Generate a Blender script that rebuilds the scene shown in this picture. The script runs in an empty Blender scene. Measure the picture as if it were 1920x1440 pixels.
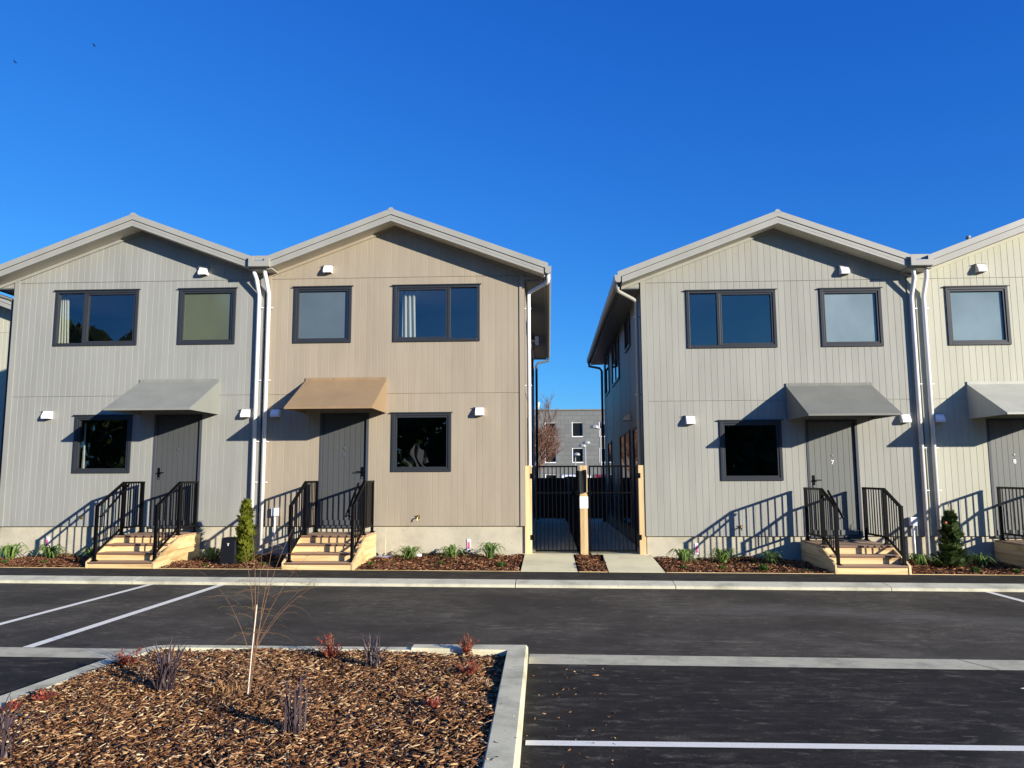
import bpy, bmesh, math, random
import numpy as np
from mathutils import Vector, Matrix
random.seed(7); RNG = np.random.default_rng(7)
S = bpy.context.scene
C = S.collection
OZ = 1.75                      # everything is laid out with the eye at height 0, then lifted so the lot is near 0
R = math.radians

# ------------------------------------------------------------------ mesh helpers
class MB:
    def __init__(s): s.v = []; s.f = []
    def add(s, vs, fs):
        n = len(s.v); s.v += [tuple(v) for v in vs]; s.f += [tuple(i + n for i in f) for f in fs]; return s
    def box(s, x0, x1, y0, y1, z0, z1):
        x0, x1 = min(x0, x1), max(x0, x1); y0, y1 = min(y0, y1), max(y0, y1); z0, z1 = min(z0, z1), max(z0, z1)
        return s.hexa([(x0,y0,z0),(x1,y0,z0),(x1,y1,z0),(x0,y1,z0),(x0,y0,z1),(x1,y0,z1),(x1,y1,z1),(x0,y1,z1)])
    def hexa(s, p):
        return s.add(p, [(0,3,2,1),(4,5,6,7),(0,1,5,4),(1,2,6,5),(2,3,7,6),(3,0,4,7)])
    def prism(s, poly, axis, d0, d1):
        """poly of (a,b) swept along axis 'x' (a=y,b=z), 'y' (a=x,b=z) or 'z' (a=x,b=y)"""
        P = {'x': lambda a,b,d:(d,a,b), 'y': lambda a,b,d:(a,d,b), 'z': lambda a,b,d:(a,b,d)}[axis]
        n = len(poly)
        vs = [P(a,b,d0) for a,b in poly] + [P(a,b,d1) for a,b in poly]
        fs = [tuple(range(n)), tuple(range(2*n-1, n-1, -1))] + [(i,(i+1)%n,(i+1)%n+n,i+n) for i in range(n)]
        return s.add(vs, fs)
    def tube(s, pts, r, n=8, cap=True):
        pts = [Vector(p) for p in pts]; m = len(pts)
        rs = r if isinstance(r, (list, tuple)) else [r]*m
        vs = []; up = None
        for i, p in enumerate(pts):
            t = (pts[min(i+1,m-1)] - pts[max(i-1,0)]).normalized()
            if up is None:
                up = Vector((0,0,1)) if abs(t.z) < .9 else Vector((0,1,0))
            a = t.cross(up).normalized(); b = a.cross(t).normalized(); up = b
            for k in range(n):
                w = 2*math.pi*k/n; vs.append(p + (a*math.cos(w) + b*math.sin(w))*rs[i])
        fs = [(i*n+k, i*n+(k+1)%n, (i+1)*n+(k+1)%n, (i+1)*n+k) for i in range(m-1) for k in range(n)]
        if cap: fs += [tuple(range(n-1,-1,-1)), tuple((m-1)*n+k for k in range(n))]
        return s.add(vs, fs)
    def strip(s, pts, widths, side, fold=0.0):
        """blade: centre line pts, half widths, side vector; folded along the middle"""
        vs = []; side = Vector(side)
        for p, w in zip(pts, widths):
            p = Vector(p); vs += [p - side*w + Vector((0,0,fold*w)), p, p + side*w + Vector((0,0,fold*w))]
        fs = []
        for i in range(len(pts)-1):
            a = 3*i; fs += [(a,a+1,a+4,a+3),(a+1,a+2,a+5,a+4)]
        return s.add(vs, fs)
    def build(s, name, mat, parent=None, smooth=False, bevel=0, recalc=True, base=None):
        me = bpy.data.meshes.new(name)
        off = Vector(parent['_base']) if parent is not None and '_base' in parent else Vector(base or (0,0,0))
        vs = np.array(s.v, dtype=np.float64) - np.array(off)
        me.from_pydata(vs.tolist(), [], s.f)
        if recalc:
            bm = bmesh.new(); bm.from_mesh(me); bmesh.ops.recalc_face_normals(bm, faces=bm.faces); bm.to_mesh(me); bm.free()
        me.materials.append(mat)
        if smooth: me.polygons.foreach_set('use_smooth', [True]*len(me.polygons))
        o = bpy.data.objects.new(name, me); C.objects.link(o)
        if parent is not None:
            o.parent = parent; o['_base'] = tuple(off)
        elif base: o.location = base
        if bevel:
            m = o.modifiers.new('edge', 'BEVEL'); m.width = bevel; m.segments = 2; m.limit_method = 'ANGLE'
        return o

def tag(o, label, cat, group=None, kind=None):
    o['label'] = label; o['category'] = cat
    if group: o['group'] = group
    if kind: o['kind'] = kind
    return o
def thing(name, label, cat, loc=(0,0,0), group=None):
    o = bpy.data.objects.new(name, None); o.empty_display_size = .2; C.objects.link(o)
    o.location = loc; o['_base'] = tuple(loc)
    return tag(o, label, cat, group)
def copy_tree(o, parent=None):
    c = o.copy(); C.objects.link(c); c.parent = parent
    for ch in list(o.children): copy_tree(ch, c)
    return c

# ------------------------------------------------------------------ materials
def newmat(name):
    m = bpy.data.materials.new(name); m.use_nodes = True; nt = m.node_tree; nt.nodes.clear()
    out = nt.nodes.new('ShaderNodeOutputMaterial'); b = nt.nodes.new('ShaderNodeBsdfPrincipled')
    nt.links.new(b.outputs[0], out.inputs[0]); return m, nt, b, out
def N(nt, t, **kw):
    n = nt.nodes.new(t)
    for k, v in kw.items(): setattr(n, k, v)
    return n
def setin(n, **kw):
    for k, v in kw.items(): n.inputs[k.replace('_',' ')].default_value = v
def noise(nt, vec, scale, detail=4, rough=.55, dist=0):
    n = N(nt, 'ShaderNodeTexNoise'); setin(n, Scale=scale, Detail=detail, Roughness=rough, Distortion=dist)
    if vec: nt.links.new(vec, n.inputs['Vector'])
    return n.outputs['Fac']
def ramp(nt, fac, stops, interp='LINEAR'):
    r = N(nt, 'ShaderNodeValToRGB'); r.color_ramp.interpolation = interp
    e = r.color_ramp.elements
    while len(e) < len(stops): e.new(.5)
    for k, (p, c) in zip(e, stops):
        k.position = p; k.color = (c if len(c) == 4 else (*c, 1)) if hasattr(c, '__len__') else (c, c, c, 1)
    nt.links.new(fac, r.inputs[0]); return r.outputs[0]
def mix(nt, fac, a, b, mode='MIX'):
    m = N(nt, 'ShaderNodeMix', data_type='RGBA', blend_type=mode)
    for i, x in ((0, fac), (6, a), (7, b)):
        if hasattr(x, 'is_linked'): nt.links.new(x, m.inputs[i])
        else: m.inputs[i].default_value = x if i == 0 else ((*x, 1) if len(x) == 3 else x)
    return m.outputs[2]
def mth(nt, op, a, b=None, c=None):
    m = N(nt, 'ShaderNodeMath', operation=op)
    for i, x in enumerate((a, b, c)):
        if x is None: continue
        if hasattr(x, 'is_linked'): nt.links.new(x, m.inputs[i])
        else: m.inputs[i].default_value = x
    return m.outputs[0]
def pos(nt, scale=(1,1,1), obj=True):
    g = N(nt, 'ShaderNodeTexCoord') if obj else N(nt, 'ShaderNodeNewGeometry')
    mp = N(nt, 'ShaderNodeMapping'); mp.inputs['Scale'].default_value = scale
    nt.links.new(g.outputs['Object' if obj else 'Position'], mp.inputs['Vector']); return mp.outputs[0]
def bump(nt, b, h, strength=.3, dist=.01):
    n = N(nt, 'ShaderNodeBump'); setin(n, Strength=strength, Distance=dist)
    nt.links.new(h, n.inputs['Height']); nt.links.new(n.outputs[0], b.inputs['Normal'])

def paint(name, col, rough=.5, var=.06, spec=.4, grime=0.0, boards=0.0):
    m, nt, b, _ = newmat(name)
    p = pos(nt, (1,1,.25), False); n = noise(nt, p, 2.2, 5)
    lo = tuple(c*(1-var) for c in col); hi = tuple(min(1, c*(1+var)) for c in col)
    c = ramp(nt, n, [(.3, lo), (.7, hi)])
    if grime:
        g = noise(nt, pos(nt, (9,9,.8), False), 1.0, 5); c = mix(nt, mth(nt, 'MULTIPLY', ramp(nt, g, [(.5, 0), (.8, 1)]), grime), c, tuple(x*.62 for x in col))
    if boards:
        ri = N(nt, 'ShaderNodeNewGeometry'); hv = N(nt, 'ShaderNodeHueSaturation'); nt.links.new(c, hv.inputs['Color'])
        nt.links.new(mth(nt, 'MULTIPLY_ADD', ri.outputs['Random Per Island'], boards, 1-boards/2), hv.inputs['Value']); c = hv.outputs[0]
    nt.links.new(c, b.inputs['Base Color'])
    f = noise(nt, pos(nt, (1,1,1), False), 70, 2)
    nt.links.new(mth(nt, 'MULTIPLY_ADD', f, .15, rough-.07), b.inputs['Roughness'])
    b.inputs['Specular IOR Level'].default_value = spec
    bump(nt, b, f, .06, .002)
    return m
def wood(name, axis, light=(.78,.58,.285), dark=(.56,.35,.135)):
    m, nt, b, _ = newmat(name)
    sc = {'x': (.7,9,9), 'y': (9,.7,9), 'z': (9,9,.7)}[axis]
    p = pos(nt, sc, False)
    oi = N(nt, 'ShaderNodeObjectInfo')
    ad = N(nt, 'ShaderNodeVectorMath', operation='ADD'); nt.links.new(p, ad.inputs[0])
    sc2 = N(nt, 'ShaderNodeVectorMath', operation='SCALE'); sc2.inputs[0].default_value = (7,3,5); nt.links.new(oi.outputs['Random'], sc2.inputs['Scale'])
    nt.links.new(sc2.outputs[0], ad.inputs[1]); p = ad.outputs[0]
    g = noise(nt, p, 1.0, 6, .6, .7)
    c = ramp(nt, g, [(.34, tuple(q*.8 for q in dark)), (.46, tuple((a*.4+q*.6) for a, q in zip(dark, light))), (.62, light), (.8, tuple(min(1, q*1.13) for q in light))])
    kn = N(nt, 'ShaderNodeTexVoronoi'); kn.inputs['Scale'].default_value = 1.0
    sk = {'x': (1.5,3,5), 'y': (3,1.5,5), 'z': (4,4,1.2)}[axis]
    nt.links.new(pos(nt, sk, False), kn.inputs['Vector'])
    c = mix(nt, ramp(nt, kn.outputs['Distance'], [(.05, .9), (.13, 0)]), c, (.26,.11,.035))
    tint = mth(nt, 'MULTIPLY_ADD', oi.outputs['Random'], .3, .84)
    hv = N(nt, 'ShaderNodeHueSaturation'); nt.links.new(c, hv.inputs['Color']); nt.links.new(tint, hv.inputs['Value'])
    nt.links.new(hv.outputs[0], b.inputs['Base Color']); b.inputs['Roughness'].default_value = .62
    bump(nt, b, g, .15, .003); return m
def concrete(name, col, rough=.85, stain=.35, scale=1.0, pores=True):
    m, nt, b, _ = newmat(name); p = pos(nt, (1,1,1), False)
    a = noise(nt, p, 1.3*scale, 6, .6); f = noise(nt, p, 45*scale, 4, .7)
    c = ramp(nt, a, [(.28, tuple(x*(1-stain) for x in col)), (.5, col), (.75, tuple(min(1, x*1.12) for x in col))])
    c = mix(nt, ramp(nt, f, [(.4, .22), (.62, 0)]), c, tuple(x*.55 for x in col))
    c = mix(nt, mth(nt, 'MULTIPLY', ramp(nt, noise(nt, p, 4.5*scale, 7, .72, .6), [(.5, 0), (.68, 1)]), stain*1.1), c, tuple(x*.6 for x in col))
    if pores:
        v = N(nt, 'ShaderNodeTexVoronoi'); v.inputs['Scale'].default_value = 16*scale; nt.links.new(p, v.inputs['Vector'])
        gate = ramp(nt, noise(nt, p, 5, 3), [(.5, 0), (.62, 1)])
        c = mix(nt, mth(nt, 'MULTIPLY', ramp(nt, v.outputs['Distance'], [(.1, .8), (.19, 0)]), gate), c, tuple(x*.3 for x in col))
    nt.links.new(c, b.inputs['Base Color']); b.inputs['Roughness'].default_value = rough
    b.inputs['Specular IOR Level'].default_value = .25
    bump(nt, b, f, .25, .004); return m
def leafmat(name, cols, rough=.5, trans=.25):
    m, nt, b, out = newmat(name); g = N(nt, 'ShaderNodeNewGeometry')
    n = len(cols); c = ramp(nt, g.outputs['Random Per Island'], [(i/max(1,n-1), q) for i, q in enumerate(cols)])
    nt.links.new(c, b.inputs['Base Color']); b.inputs['Roughness'].default_value = rough
    t = N(nt, 'ShaderNodeBsdfTranslucent'); nt.links.new(c, t.inputs[0])
    ms = N(nt, 'ShaderNodeMixShader'); ms.inputs[0].default_value = trans
    nt.links.new(b.outputs[0], ms.inputs[1]); nt.links.new(t.outputs[0], ms.inputs[2]); nt.links.new(ms.outputs[0], out.inputs[0])
    return m
def simple(name, col, rough=.5, metal=0, spec=.5):
    m, nt, b, _ = newmat(name); p = pos(nt, (1,1,1), False); n = noise(nt, p, 30, 3)
    c = ramp(nt, n, [(.3, tuple(x*.88 for x in col)), (.7, tuple(min(1, x*1.1) for x in col))])
    nt.links.new(c, b.inputs['Base Color']); b.inputs['Roughness'].default_value = rough
    b.inputs['Metallic'].default_value = metal; b.inputs['Specular IOR Level'].default_value = spec; return m

def asphalt(name, base, marks=False, dust=.5, lane=None):
    m, nt, b, _ = newmat(name); p = pos(nt, (1,1,1), False)
    ag = noise(nt, p, 150, 3, .7); big = noise(nt, p, .5, 5, .6)
    n1 = noise(nt, p, 1.5, 7, .68, .3); st = noise(nt, pos(nt, (2.2,6.0,1), False), 1.0, 7, .7, .5); st2 = noise(nt, pos(nt, (5,12,1), False), 1.0, 6, .7, .4)
    c = ramp(nt, n1, [(.34, tuple(x*.52 for x in base)), (.5, base), (.64, tuple(x*1.45 for x in base))])
    d = mth(nt, 'MULTIPLY', ramp(nt, st, [(.5, 0), (.66, 1)]), ramp(nt, big, [(.38, .2), (.6, 1)]))
    c = mix(nt, mth(nt, 'MULTIPLY', d, dust*.9), c, (.17,.147,.102))
    c = mix(nt, mth(nt, 'MULTIPLY', ramp(nt, st2, [(.55, 0), (.68, 1)]), dust*.9), c, (.24,.21,.15))
    c = mix(nt, mth(nt, 'MULTIPLY', ramp(nt, noise(nt, pos(nt, (.25,3.2,1), False), 1.0, 5, .6, .6), [(.55, 0), (.7, 1)]), dust*.5), c, (.13,.115,.088))
    fine = noise(nt, p, 60, 4, .8)
    c = mix(nt, ramp(nt, fine, [(.40, .8), (.52, 0)]), c, tuple(x*.35 for x in base))
    c = mix(nt, ramp(nt, ag, [(.55, 0), (.72, .55)]), c, tuple(x*3.0 for x in base))
    c = mix(nt, ramp(nt, noise(nt, p, .8, 4), [(.3, .6), (.46, 0)]), c, tuple(x*.5 for x in base))
    if lane:   # the older, dustier lane beyond the concrete channel
        sy = N(nt, 'ShaderNodeSeparateXYZ'); gy = N(nt, 'ShaderNodeNewGeometry'); nt.links.new(gy.outputs['Position'], sy.inputs[0])
        l = ramp(nt, n1, [(.34, tuple(x*.62 for x in lane)), (.5, lane), (.64, tuple(x*1.35 for x in lane))])
        l = mix(nt, mth(nt, 'MULTIPLY', d, .9), l, (.185,.158,.11)); l = mix(nt, ramp(nt, fine, [(.40, .75), (.52, 0)]), l, tuple(x*.45 for x in lane)); l = mix(nt, ramp(nt, ag, [(.55, 0), (.72, .5)]), l, tuple(x*2.4 for x in lane))
        l = mix(nt, mth(nt, 'MULTIPLY', ramp(nt, st2, [(.55, 0), (.68, 1)]), .8), l, (.22,.19,.135)); l = mix(nt, ramp(nt, big, [(.36, .75), (.56, 0)]), l, tuple(x*.42 for x in lane))
        c = mix(nt, mth(nt, 'GREATER_THAN', sy.outputs[1], 7.9), c, l)
    # scattered pale grit
    v = N(nt, 'ShaderNodeTexVoronoi'); v.inputs['Scale'].default_value = 26; nt.links.new(p, v.inputs['Vector'])
    gt = ramp(nt, noise(nt, p, 1.1, 4), [(.52, 0), (.66, 1)])
    c = mix(nt, mth(nt, 'MULTIPLY', ramp(nt, v.outputs['Distance'], [(.06, .7), (.12, 0)]), gt), c, (.25,.24,.21))
    if marks:
        sx = N(nt, 'ShaderNodeSeparateXYZ'); g = N(nt, 'ShaderNodeNewGeometry'); nt.links.new(g.outputs['Position'], sx.inputs[0])
        for (cx, cy, r, w, s, x0, x1) in ((2.2,2.4,8.45,.55,.8,1.0,6.4), (6.2,2.6,3.95,.5,.85,1.6,5.6), (9.0,16.6,9.9,.3,.5,1.2,6.0)):
            dx = mth(nt, 'SUBTRACT', sx.outputs[0], cx); dy = mth(nt, 'SUBTRACT', sx.outputs[1], cy)
            rr = mth(nt, 'SQRT', mth(nt, 'ADD', mth(nt, 'MULTIPLY', dx, dx), mth(nt, 'MULTIPLY', dy, dy)))
            dd = mth(nt, 'ABSOLUTE', mth(nt, 'SUBTRACT', mth(nt, 'ADD', rr, mth(nt, 'MULTIPLY', mth(nt, 'SUBTRACT', big, .5), .7)), r))
            k = mth(nt, 'SMOOTH_MIN', mth(nt, 'MAXIMUM', mth(nt, 'SUBTRACT', 1.0, mth(nt, 'DIVIDE', dd, w)), 0.0), 1.0, .2)
            xm = N(nt, 'ShaderNodeMapRange', interpolation_type='SMOOTHSTEP'); nt.links.new(sx.outputs[0], xm.inputs[0]); xm.inputs[1].default_value = x0; xm.inputs[2].default_value = x0+1.8
            k = mth(nt, 'MULTIPLY', k, xm.outputs[0])
            k = mth(nt, 'MULTIPLY', k, ramp(nt, st, [(.3, .35), (.7, 1)]))
            c = mix(nt, mth(nt, 'MULTIPLY', k, s), c, (.15,.134,.105))
    nt.links.new(c, b.inputs['Base Color']); b.inputs['Roughness'].default_value = .88; b.inputs['Specular IOR Level'].default_value = .22
    bump(nt, b, ag, .5, .004); return m

def glass(name, ior=.14, tint=(.72,.78,.78)):
    m, nt, b, out = newmat(name); nt.nodes.remove(b)
    t = N(nt, 'ShaderNodeBsdfTransparent'); t.inputs[0].default_value = (*tint, 1)
    g = N(nt, 'ShaderNodeBsdfGlossy'); g.inputs['Roughness'].default_value = .012; g.inputs[0].default_value = (.92,.96,1,1)
    wv = noise(nt, pos(nt, (1,1,1), False), .9, 2); bp = N(nt, 'ShaderNodeBump'); setin(bp, Strength=.35, Distance=.012); nt.links.new(wv, bp.inputs['Height']); nt.links.new(bp.outputs[0], g.inputs['Normal'])
    lw = N(nt, 'ShaderNodeLayerWeight'); lw.inputs['Blend'].default_value = .5
    fr = mth(nt, 'MULTIPLY_ADD', mth(nt, 'POWER', lw.outputs['Facing'], 4.0), .8, ior)
    ms = N(nt, 'ShaderNodeMixShader'); nt.links.new(fr, ms.inputs[0]); nt.links.new(t.outputs[0], ms.inputs[1]); nt.links.new(g.outputs[0], ms.inputs[2])
    nt.links.new(ms.outputs[0], out.inputs[0]); return m

M = {}
M['grey'] = paint('grey_cladding', (.293,.295,.263), .6, .07, .35, .2, .07)
M['beige'] = paint('beige_cladding', (.345,.292,.213), .6, .07, .35, .2, .07)
M['greige'] = paint('greige_cladding', (.318,.315,.269), .6, .07, .35, .2, .07)
M['cream'] = paint('cream_cladding', (.437,.43,.33), .6, .06, .35, .12, .05)
M['side_shaded'] = paint('shaded_side_cladding', (.155,.165,.172), .45)  # greige cladding darkened: the shade of flank and eaves is in the colour
M['aw_grey'] = paint('grey_awning', (.245,.25,.215), .42, .09, .35, .2)
M['aw_tan'] = paint('tan_awning', (.315,.215,.115), .42, .09, .35, .2)
M['aw_green'] = paint('green_grey_awning', (.195,.198,.165), .42, .09, .35, .2)
M['aw_cream'] = paint('cream_awning', (.43,.425,.35), .42, .08, .35, .15)
M['roof'] = paint('roof_metal', (.335,.33,.285), .45)
M['fascia'] = paint('fascia_metal', (.33,.325,.285), .5)
M['soffit'] = paint('soffit_paint', (.62,.575,.47), .7)
M['pvc'] = paint('white_pipe', (.80,.79,.76), .35, .03, grime=.25)
M['shade_sheet'] = simple('black_shade_sheet', (.006,.006,.006), .9, 0, .1)  # black for the sheet that deepens the shade under each awning
M['white'] = paint('white_plastic', (.82,.81,.80), .35, .03)
M['alu'] = paint('charcoal_aluminium', (.029,.033,.039), .4, .05, .3)
M['door_dark'] = paint('dark_grey_door', (.072,.077,.077), .5)
M['door_mid'] = paint('mid_grey_door', (.150,.157,.142), .5)
M['door_frame'] = paint('door_frame_paint', (.062,.068,.078), .45)
M['black'] = paint('black_powdercoat', (.002,.002,.0024), .45, .1, .15)
M['brass'] = simple('brass', (.45,.32,.13), .3, .9)
M['steel'] = simple('brushed_steel', (.6,.6,.58), .3, .9)
M['glass'] = glass('window_glass')
M['frost_green'] = None
def frosted(name, col):
    m, nt, b, _ = newmat(name); p = pos(nt, (1,1,1), False)
    n = noise(nt, p, .9, 3); c = ramp(nt, n, [(.3, tuple(x*.8 for x in col)), (.7, tuple(x*1.12 for x in col))])
    nt.links.new(c, b.inputs['Base Color']); b.inputs['Roughness'].default_value = .08; b.inputs['IOR'].default_value = 1.75; return m
M['frost_green'] = frosted('frosted_glass_green', (.10,.118,.078))
M['frost_blue'] = frosted('frosted_glass_blue', (.095,.12,.125))
M['frost_pale'] = frosted('frosted_glass_pale', (.20,.255,.26))
M['dark_glass'] = None
def dglass():
    m, nt, b, _ = newmat('dark_glass'); p = pos(nt, (1,1,1), False); n = noise(nt, p, 1.2, 2)
    nt.links.new(ramp(nt, n, [(.3, (.006,.007,.008)), (.7, (.012,.013,.014))]), b.inputs['Base Color'])
    b.inputs['Roughness'].default_value = .02; b.inputs['IOR'].default_value = 1.9; return m
M['dark_glass'] = dglass()
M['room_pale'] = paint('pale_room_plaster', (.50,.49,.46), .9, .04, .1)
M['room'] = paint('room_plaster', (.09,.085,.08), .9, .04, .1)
M['curtain'] = leafmat('curtain_cloth', [(.78,.74,.60), (.80,.77,.64)], .9, .35)
M['drape'] = leafmat('pink_white_cloth', [(.05,.042,.045), (.075,.062,.065)], .9, .15)
M['foundation'] = concrete('foundation_concrete', (.53,.485,.36), .85, .28)
M['path'] = concrete('path_concrete', (.84,.77,.47), .85, .18, 1, False)
M['kerb'] = concrete('kerb_concrete', (.645,.615,.44), .8, .42, 1.6)
M['dish'] = concrete('channel_concrete', (.60,.55,.365), .85, .5, 2.2)
M['islandkerb'] = concrete('island_kerb_concrete', (.70,.65,.42), .82, .42, 2.0)
M['pine_x'] = wood('pine_along_x', 'x'); M['pine_y'] = wood('pine_along_y', 'y'); M['pine_z'] = wood('pine_along_z', 'z', (.74,.55,.28))
M['tread'] = wood('tread_timber', 'x', (.50,.335,.19), (.34,.20,.105))
M['nosing'] = paint('nosing_brown', (.16,.085,.06), .6)
M['fence'] = paint('dark_fence_stain', (.030,.026,.022), .7, .2)
M['asphalt'] = asphalt('asphalt', (.021,.018,.0128), True, .6, (.080,.068,.046))
M['footpath'] = asphalt('footpath_asphalt', (.030,.026,.018), False, .5)
M['ground'] = asphalt('ground_asphalt', (.035,.034,.032), False, .3)
def linepaint():
    m, nt, b, _ = newmat('line_paint'); p = pos(nt, (1,1,1), False); n = noise(nt, p, 60, 4, .7)
    nt.links.new(ramp(nt, n, [(.3, (.66,.63,.50)), (.45, (.94,.90,.72))]), b.inputs['Base Color']); b.inputs['Roughness'].default_value = .6; bump(nt, b, n, .3, .003); return m
M['line'] = linepaint()
def chips(name, stops):
    m, nt, b, _ = newmat(name); g = N(nt, 'ShaderNodeNewGeometry')
    c = ramp(nt, g.outputs['Random Per Island'], stops)
    n = noise(nt, pos(nt, (1,1,1), False), 160, 3, .7); c = mix(nt, ramp(nt, n, [(.35, .45), (.6, 0)]), c, (.012,.007,.004))
    nt.links.new(c, b.inputs['Base Color']); b.inputs['Roughness'].default_value = .8; b.inputs['Specular IOR Level'].default_value = .2; return m
M['chips'] = chips('bark_chips', [(0,(.035,.016,.009)), (.25,(.115,.048,.02)), (.5,(.25,.110,.043)), (.76,(.43,.22,.09)), (.91,(.64,.41,.19)), (1,(.84,.64,.37))])
M['chips_red'] = chips('red_bark_chips', [(0,(.025,.011,.006)), (.35,(.095,.036,.016)), (.65,(.22,.085,.036)), (.85,(.36,.16,.07)), (1,(.62,.36,.17))])
M['agap'] = leafmat('strappy_leaf', [(.07,.14,.025), (.15,.25,.05), (.28,.38,.10), (.09,.17,.04)], .4, .3)
M['flax'] = leafmat('flax_leaf', [(.040,.025,.026), (.075,.052,.055), (.125,.09,.092), (.055,.034,.036)], .45, .1)
M['tuft'] = leafmat('tuft_leaf', [(.035,.09,.012), (.075,.15,.02), (.12,.2,.03)], .5, .3)
M['conifer_lime'] = leafmat('conifer_lime_leaf', [(.07,.10,.008), (.17,.20,.014), (.26,.27,.025), (.11,.14,.012)], .6, .3)
M['conifer_dark'] = leafmat('conifer_dark_leaf', [(.018,.04,.010), (.045,.085,.018), (.10,.14,.035), (.03,.06,.014)], .6, .25)
M['nandina'] = leafmat('red_leaf', [(.42,.05,.035), (.60,.15,.09), (.32,.07,.04), (.24,.15,.04)], .5, .4)
M['twig'] = leafmat('twig_bark', [(.17,.085,.042), (.28,.15,.075), (.22,.115,.055)], .7, 0)
M['straw'] = leafmat('dry_straw', [(.42,.20,.06), (.60,.33,.12), (.5,.26,.09)], .8, .2)
M['stake'] = simple('pale_stake', (.72,.62,.48), .6)
M['bare'] = leafmat('bare_twig', [(.17,.085,.05), (.25,.13,.08), (.2,.10,.06)], .8, 0)
M['soil'] = simple('mulch_soil', (.030,.016,.010), .95, 0, .1)
M['block'] = None
def blockwall():
    m, nt, b, _ = newmat('grey_block_wall')
    br = N(nt, 'ShaderNodeTexBrick'); br.offset = .5
    mp = N(nt, 'ShaderNodeMapping'); mp.inputs['Rotation'].default_value = (R(90),0,0)
    g = N(nt, 'ShaderNodeNewGeometry'); nt.links.new(g.outputs['Position'], mp.inputs[0]); nt.links.new(mp.outputs[0], br.inputs['Vector'])
    setin(br, Color1=(.145,.148,.138,1), Color2=(.175,.178,.168,1), Mortar=(.105,.107,.10,1), Scale=1.0); br.inputs['Mortar Size'].default_value = .02
    br.inputs['Brick Width'].default_value = .9; br.inputs['Row Height'].default_value = .48
    nt.links.new(br.outputs[0], b.inputs['Base Color']); b.inputs['Roughness'].default_value = .85; return m
M['block'] = blockwall()
M['lamp'] = simple('lamp_metal', (.26,.27,.265), .45)
M['carwhite'] = paint('car_white', (.75,.76,.77), .2, .02, .6); M['carred'] = paint('car_red', (.22,.02,.015), .25, .05, .6)
M['rubber'] = simple('rubber', (.015,.015,.015), .8)
M['pillar'] = simple('dark_pillar_box', (.006,.007,.010), .6, 0, .3)
M['far_pane'] = simple('far_dark_pane', (.008,.009,.009), .3, 0, .25)
M['paper'] = simple('paper', (.85,.85,.88), .7); M['ink'] = simple('grey_ink', (.35,.35,.4), .8)
M['pink'] = simple('pink_ink', (.85,.25,.42), .6); M['magenta'] = simple('magenta_ink', (.42,.03,.14), .6)
M['blueplastic'] = simple('pale_blue_plastic', (.35,.38,.62), .4)
M['mat'] = simple('mat_fibre', (.05,.05,.052), .95)
M['darkwood'] = leafmat('wood_mass', [(.03,.055,.016), (.07,.11,.03), (.12,.16,.05)], .8, .35)
M['bird'] = simple('bird_plumage', (.02,.02,.02), .8)
M['orange'] = simple('red_tag', (.5,.07,.05), .6)

# ------------------------------------------------------------------ ground levels
def tilt(x): return -.006*x
XB = [-14,-11,-9.97,-3.3,-.6,.6,2.16,5,9,14]; ZB = [-1.69,-1.675,-1.646,-1.62,-1.605,-1.615,-1.669,-1.698,-1.72,-1.75]
def bedz(x, y):
    fr = -1.718 + tilt(x); bk = float(np.interp(x, XB, ZB)); t = min(max((y-14.13)/1.87, 0), 1); return fr*(1-t) + bk*t
def sheet(name, pts, zf, mat, label, cat, kind='structure', group=None):
    b = MB(); b.add([(x,y,zf(x,y)) for x,y in pts], [tuple(range(len(pts)))])
    return tag(b.build(name, mat), label, cat, group, kind)
zr = lambda x, y: -1.81 + tilt(x)

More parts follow.
